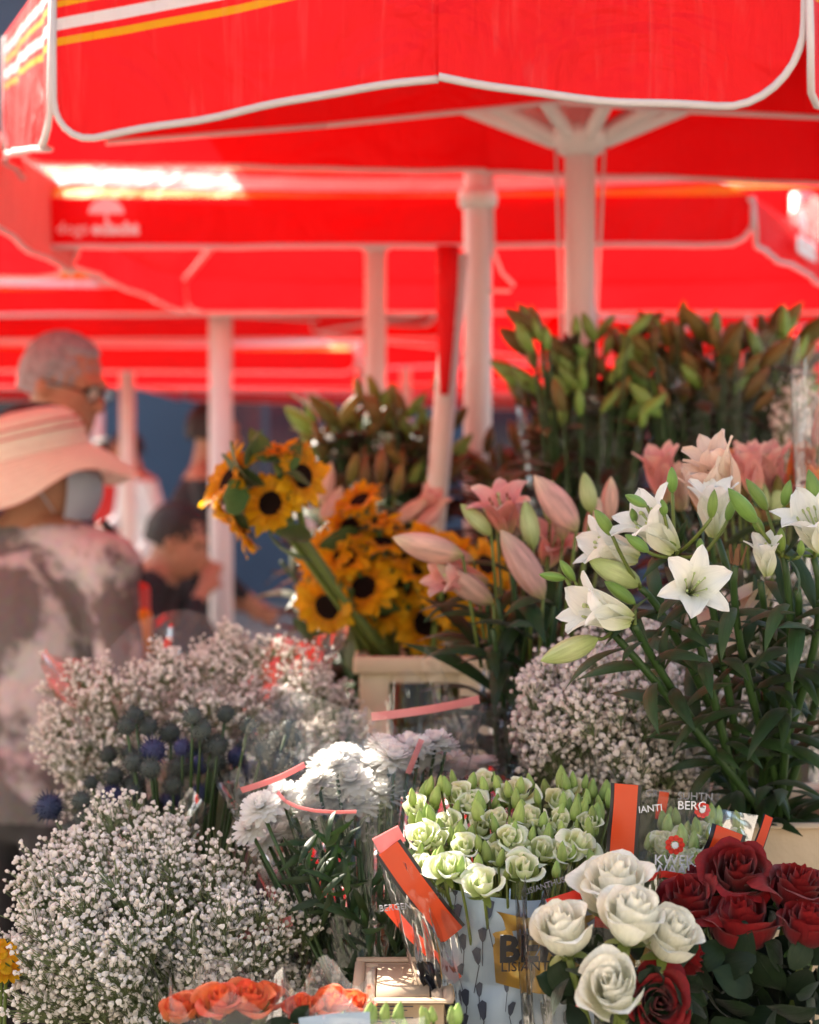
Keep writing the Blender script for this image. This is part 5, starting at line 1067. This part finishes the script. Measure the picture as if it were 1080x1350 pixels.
# blouse: grey linen with big white and pink brush patches
m, n, out = newmat('patterned_blouse'); tc = N(n, 'ShaderNodeTexCoord'); nz = N(n, 'ShaderNodeTexNoise', Scale=3.4, Detail=7.0, Roughness=.62, Distortion=.4); L(n, tc.outputs['Object'], nz.inputs['Vector'])
r = ramp(n, [(0, (.12, .11, .115)), (.49, (.13, .12, .125)), (.55, (.46, .45, .48)), (.61, (.52, .50, .53)), (.67, (.14, .12, .13)), (1, (.12, .11, .12))]); L(n, nz.outputs['Fac'], r.inputs[0])
wv = N(n, 'ShaderNodeTexNoise', Scale=60.0, Detail=3.0); L(n, tc.outputs['Object'], wv.inputs['Vector']); c = mixc(n, .35, r.outputs[0], wv.outputs['Color'], 'SOFT_LIGHT')
b = N(n, 'ShaderNodeBsdfPrincipled', Roughness=.85); L(n, c, b.inputs['Base Color']); bp = N(n, 'ShaderNodeBump', Strength=.5, Distance=.01); L(n, nz.outputs['Fac'], bp.inputs['Height']); L(n, bp.outputs[0], b.inputs['Normal']); L(n, b.outputs[0], out.inputs[0]); M_blouse = m

def capsule(mb, a, b, ra, rb, n=12):
    a, b = Vector(a), Vector(b); t = (b - a).normalized(); pts, rr = [], []
    for k in range(4): q = PI / 2 * k / 4; pts.append(a - t * ra * math.cos(q)); rr.append(max(.001, ra * math.sin(q)))
    pts += [a, lerp(a, b, .5), b]; rr += [ra, (ra + rb) / 2, rb]
    for k in range(1, 5): q = PI / 2 * k / 4; pts.append(b + t * rb * math.sin(q)); rr.append(max(.001, rb * math.cos(q)))
    mb.tube(pts, rr, n)
def person(label, loc, yaw, J, mats, voxel=.011, hairmat=None, hair='short', width=1.0, mask=False, name='person', head_s=1.0, group=None):
    """J: joints in a frame facing +X, feet at z 0. One continuous remeshed body."""
    V3 = lambda k: Vector(J[k]); mb = MB(); hd = V3('head'); nk = V3('neck'); hp = V3('hip'); ch = V3('chest')
    T = lambda o: hd + (J['headrot'] @ Vector(o)) * head_s
    Rh = J['headrot']
    mb.sphere(T((-.012, 0, .035)), (.098 * head_s, .076 * head_s, .088 * head_s), 18, 12, M=Rh.to_4x4()); mb.sphere(T((.02, 0, -.03)), (.078 * head_s, .066 * head_s, .095 * head_s), 18, 12, M=Rh.to_4x4()); mb.sphere(T((.05, 0, -.085)), (.045 * head_s, .045 * head_s, .035 * head_s), 12, 8, M=Rh.to_4x4())
    capsule(mb, T((.088, 0, .02)), T((.112, 0, -.022)), .008 * head_s, .015 * head_s); mb.sphere(T((.085, 0, .032)), (.02, .05, .012), 10, 6, M=Rh.to_4x4()); mb.sphere(T((.092, 0, -.062)), (.012, .026, .010), 10, 6, M=Rh.to_4x4())
    for s in (-1, 1): mb.sphere(T((-.01, s * .078, -.005)), (.02, .011, .032), 10, 6, M=Rh.to_4x4())
    capsule(mb, nk, T((-.02, 0, -.05)), .060, .055); sw = J.get('sw', .18) * width
    side = J.get('side', Vector((0, 1, 0)))
    mb.sphere(ch, (.125 * width, .165 * width, .20), 16, 12); mb.sphere(lerp(ch, hp, .55), (.115 * width, .150 * width, .19), 16, 12); mb.sphere(hp, (.13 * width, .17 * width, .13), 16, 12); capsule(mb, lerp(nk, ch, .15), ch, .08, .11)
    for s, k in ((-1, 'r'), (1, 'l')):
        sh = V3('sh' + k); el = V3('el' + k); wr = V3('wr' + k); capsule(mb, lerp(nk, sh, .25), sh, .065, .068 * width); capsule(mb, sh, el, .058 * width, .044); capsule(mb, el, wr, .044, .028)
        dv = (wr - el).normalized(); up = Vector((0, 1, 0)) if abs(dv.y) < .8 else Vector((1, 0, 0)); bx = dv.cross(up).normalized(); by = bx.cross(dv)
        pc = wr + dv * .05; capsule(mb, wr, pc + dv * .03, .026, .030)
        for i in range(4): o = bx * ((i - 1.5) * .02); capsule(mb, pc + dv * .03 + o, pc + dv * (.085 + .012 * (1 - abs(i - 1.3))) + o * 1.2 - by * .02, .0095, .008, 8)
        capsule(mb, wr + dv * .02 - bx * .02, wr + dv * .07 - bx * .055, .012, .009, 8)
        kn = V3('kn' + k); an = V3('an' + k); hj = hp + Vector((0, s * .09, -.03)); capsule(mb, hj, kn, .088 * width, .058); capsule(mb, kn, an, .056, .038); capsule(mb, an + Vector((-.03, 0, -.04)), an + Vector((.15, 0, -.05)), .04, .035)
    me = mb.mesh('body', M_skin); ob = bpy.data.objects.new('tmp', me); COL.objects.link(ob)
    md = ob.modifiers.new('r', 'REMESH'); md.mode = 'VOXEL'; md.voxel_size = voxel; ms = ob.modifiers.new('s', 'SMOOTH'); ms.iterations = 3; ms.factor = .5
    dg = bpy.context.evaluated_depsgraph_get(); body = bpy.data.meshes.new_from_object(ob.evaluated_get(dg)); bpy.data.objects.remove(ob)
    body.materials.clear()
    for q in (M_skin, mats[0], mats[1], M_shoe): body.materials.append(q)
    nf = len(body.polygons); cs = np.empty(nf * 3, np.float32); body.polygons.foreach_get('center', cs); cs = cs.reshape(-1, 3); idx = np.zeros(nf, np.int32)
    neckz = J.get('collar', nk.z - .02); hdv = np.array(hd[:]); isb = (cs[:, 2] < neckz) ; idx[isb] = 1
    far = np.linalg.norm(cs - hdv, axis=1) < .155 * head_s; idx[far] = 0
    for k in 'rl':
        wr = np.array(V3('wr' + k)[:]); sl = J.get('sleeve', .9); el = np.array(V3('el' + k)[:]); a = el + (wr - el) * sl; dv = (wr - el) / np.linalg.norm(wr - el); rel = cs - a; near = (rel @ dv > 0) & (np.linalg.norm(cs - wr, axis=1) < .30); idx[near & (np.linalg.norm(rel - (rel @ dv)[:, None] * dv, axis=1) < .10)] = 0
    low = cs[:, 2] < J.get('hem', hp.z - .02); idx[low & (idx == 1)] = 2; idx[cs[:, 2] < .09] = 3
    body.polygons.foreach_set('material_index', idx); body.polygons.foreach_set('use_smooth', np.ones(nf, bool)); body.update()
    M = Matrix.Translation(loc) @ Matrix.Rotation(yaw, 4, 'Z'); t = thing(name, label, 'person', loc, group); part('body', body, t, M)
    if hair:
        mbh = MB(); Rm = Rh.to_4x4()
        vs, fs = [], []
        def hf(u, v):
            a = u * 2 * PI; p = v * PI * .62; w = Vector((math.sin(p) * math.cos(a), math.sin(p) * math.sin(a), math.cos(p)))
            lift = 1.06 + .05 * noise.noise(Vector((w.x * 9, w.y * 26, w.z * 9))) + .03 * noise.noise(w * 30); q = Vector((w.x * .101, w.y * .080, w.z * .090)) * lift
            if w.x > .25 and w.z < .62: q *= .90
            return T(Vector((-.014, 0, .036)) + q - Vector((0, 0, .03 * (v ** 3) if w.x < 0 else 0)))
        mbh.grid(hf, 72, 36); part('hair', mbh.mesh('hair', hairmat or M_hair_dark), t, M)
    mbe = MB()
    for s in (-1, 1): mbe.sphere(T((.083, s * .031, .012)), .0085 * head_s, 8, 6)
    part('eyes', mbe.mesh('eyes', M_black_cl), t, M)
    if mask:
        mbm = MB(); mbm.grid(lambda u, v: T(Vector((.035 + .088 * math.cos((u - .5) * 2.7) * (1 - .25 * (v - .4) ** 2 * 3), .082 * math.sin((u - .5) * 2.7), -.005 - .10 * v))), 14, 8); k = part('face_mask', mbm.mesh('face_mask', M_mask), t, M)
        mbm = MB()
        for s in (-1, 1): mbm.tube([T((.03, s * .078, -.02)), T((-.02, s * .088, .0))], .0018, 5); mbm.tube([T((.03, s * .078, -.09)), T((-.02, s * .088, -.02))], .0018, 5)
        part('ear_loops', mbm.mesh('ear_loops', M_mask), k, M)
    return t, T, M
ID = Matrix.Identity(3)
def stand(h=1.7, head_yaw=0, head_pitch=0, lean=0.0, arms=None, **kw):
    s = h / 1.75; Rh = Matrix.Rotation(head_yaw, 3, 'Z') @ Matrix.Rotation(head_pitch, 3, 'Y')
    J = dict(hip=(0, 0, .95 * s), chest=(lean * .5, 0, 1.28 * s), neck=(lean * .9, 0, 1.48 * s), head=(lean * 1.15 + .03, 0, 1.64 * s), headrot=Rh, shr=(lean * .8, -.19, 1.42 * s), shl=(lean * .8, .19, 1.42 * s), elr=(lean * .6 - .02, -.24, 1.13 * s), ell=(lean * .6 - .02, .24, 1.13 * s), wrr=(.18, -.22, .98 * s), wrl=(.18, .22, .98 * s), knr=(.02, -.1, .5 * s), knl=(.02, .1, .5 * s), anr=(-.02, -.11, .09), anl=(-.02, .11, .09))
    J.update(kw); 
    if arms: J.update(arms)
    return J
# woman in the hat
wl = P(30, 600, 3.45); yawW = math.radians(62)
J = stand(1.60, -.95, .05, .03, dict(elr=(-.02, -.27, 1.06), wrr=(.22, -.24, 1.0), ell=(.05, .25, 1.06), wrl=(.28, .18, 1.04)), sw=.19, collar=1.385, hem=.80)
tw, T, M = person('woman in a cream woven sun hat and patterned grey white blouse wearing a face mask', (wl.x, wl.y, 0), yawW, J, (M_blouse, M_trousers), .009, M_hair_dark, 'short', 1.08, True)
mb = MB(); HR = Matrix.Rotation(-.28, 3, 'Y')
def hatf(u, v):
    a = u * 2 * PI; c_, s_ = math.cos(a), math.sin(a)
    if v < .5:
        q = v / .5; r = .104 * math.sin(min(1, q * 1.06) * PI / 2) ** .8; z = .118 - .095 * q ** 2.3
    else:
        q = (v - .5) / .5; r = .104 + (.070 + .01 * c_) * q; droop = .088 + .02 * math.sin(2 * a + 1) - .015 * c_; z = .023 - droop * q ** 1.25 + .010 * math.sin(a * 5 + .7) * q * q
    k_ = 1 + .012 * math.sin(v * 95); r *= k_
    return T(HR @ Vector((-.01 + r * 1.06 * c_, r * .95 * s_, z + .005)))
mb.grid(hatf, 72, 96); hat = part('sun_hat', mb.mesh('sun_hat', M_straw), tw, M)
for zz in (.34, .40):
    mb = MB(); mb.tube([hatf(i / 56, zz) + (J['headrot'] @ Vector((0, 0, .0015))) + (hatf(i / 56, zz) - T((0, 0, .05))).normalized() * .0015 for i in range(57)], .0020, 5); part('stitch_band', mb.mesh('stitch_band', M_hat_red), hat, M)
# bag strap and small red bag
mb = MB(); mb.tube([M @ Vector(p) for p in ((.03, -.18, 1.39), (.10, -.215, 1.30), (.135, -.20, 1.15), (.14, -.19, 1.0))], .008, 6); part('bag_strap', mb.mesh('bag_strap', M_trousers), tw)
bgo = thing('shoulder_bag', 'small red and orange bag held in front of the woman in the hat', 'bag', tuple(M @ Vector((.06, -.215, 1.1))))
mb = MB(); mb.box((0, 0, 0), (.10, .06, .16), bev=.02, M=Matrix.Translation(M @ Vector((.06, -.215, 1.19))) @ Matrix.Rotation(yawW, 4, 'Z')); part('body', mb.mesh('body', M_bag), bgo)
mb = MB(); mb.box((0, 0, 0), (.05, .05, .10), bev=.015, M=Matrix.Translation(M @ Vector((.04, -.255, 1.17))) @ Matrix.Rotation(yawW, 4, 'Z')); part('pocket', mb.mesh('pocket', M_orange_bag), bgo)
mb = MB(); mb.tube([M @ Vector(p) for p in ((.03, -.21, 1.26), (.04, -.215, 1.31), (.08, -.215, 1.31), (.09, -.21, 1.26))], .006, 6); part('handle', mb.mesh('handle', M_bag), bgo)
# grey haired man
ml = P(38, 600, 4.05)
J = stand(1.80, -.25, .28, .05, collar=1.50)
tm, T, M = person('grey haired man with glasses and dark purple shirt behind the woman in the hat', (ml.x, ml.y, 0), math.radians(-8), J, (M_shirt_purple, M_trousers), .010, M_hair_grey, 'short', 1.05, False)
mb = MB()
for s in (-1, 1):
    ring = [T(Vector((.104, s * .034 + .026 * math.cos(q), .010 + .019 * math.sin(q)))) for q in [2 * PI * i / 14 for i in range(15)]]; mb.tube(ring, .0022, 6); mb.tube([T((.102, s * .060, .014)), T((-.01, s * .084, .012))], .0022, 6)
mb.tube([T((.106, -.008, .014)), T((.106, .008, .014))], .0022, 6); gl = part('glasses', mb.mesh('glasses', M_black_cl), tm, M)
for s in (-1, 1):
    mb = MB(); mb.lathe([(1e-4, 0), (1, 0)], 14, 0, Matrix.Translation(T((.104, s * .034, .010))) @ J['headrot'].to_4x4() @ Matrix.Rotation(PI / 2, 4, 'Y') @ Matrix.Diagonal((.018, .025, 1, 1))); part('lens', mb.mesh('lens', M_lens), gl, M)
# people further off
pl = P(258, 620, 6.9); J = stand(1.74, .2, .1, .04); person('person in a black jacket standing beside the thick white pole', (pl.x, pl.y, 0), math.radians(15), J, (M_black_cl, M_trousers), .014, M_hair_dark, width=1.1)
pl = P(200, 620, 10.8); J = stand(1.70, .1, .25, .12, dict(elr=(.12, -.25, 1.15), wrr=(.3, -.16, 1.1))); person('person in a pale blue shirt leaning forward past the thin pole', (pl.x, pl.y, 0), math.radians(-150), J, (M_white_cl, M_trousers), .014, M_hair_dark)
pl = P(140, 620, 11.2); J = stand(1.66, 0, .1, 0); person('person in a red shirt beyond the thin white pole', (pl.x, pl.y, 0), math.radians(-120), J, (M_red_cl, M_trousers), .014, M_hair_dark)
pl = P(172, 760, 5.9)
Jc = dict(hip=(-.18, 0, .72), chest=(.02, 0, .98), neck=(.10, 0, 1.12), head=(.17, 0, 1.245), headrot=Matrix.Rotation(.35, 3, 'Y'), shr=(.08, -.19, 1.07), shl=(.08, .19, 1.07), elr=(.22, -.24, .86), ell=(.22, .24, .86), wrr=(.27, -.06, 1.06), wrl=(.42, .12, .80), knr=(.24, -.12, .60), knl=(.24, .12, .60), anr=(.12, -.12, .09), anl=(.12, .12, .09), collar=1.15, hem=.74)
person('person in dark clothes bending down with a hand at the chin', (pl.x, pl.y, 0), math.radians(-10), Jc, (M_black_cl, M_trousers), .013, M_hair_dark, width=1.1)
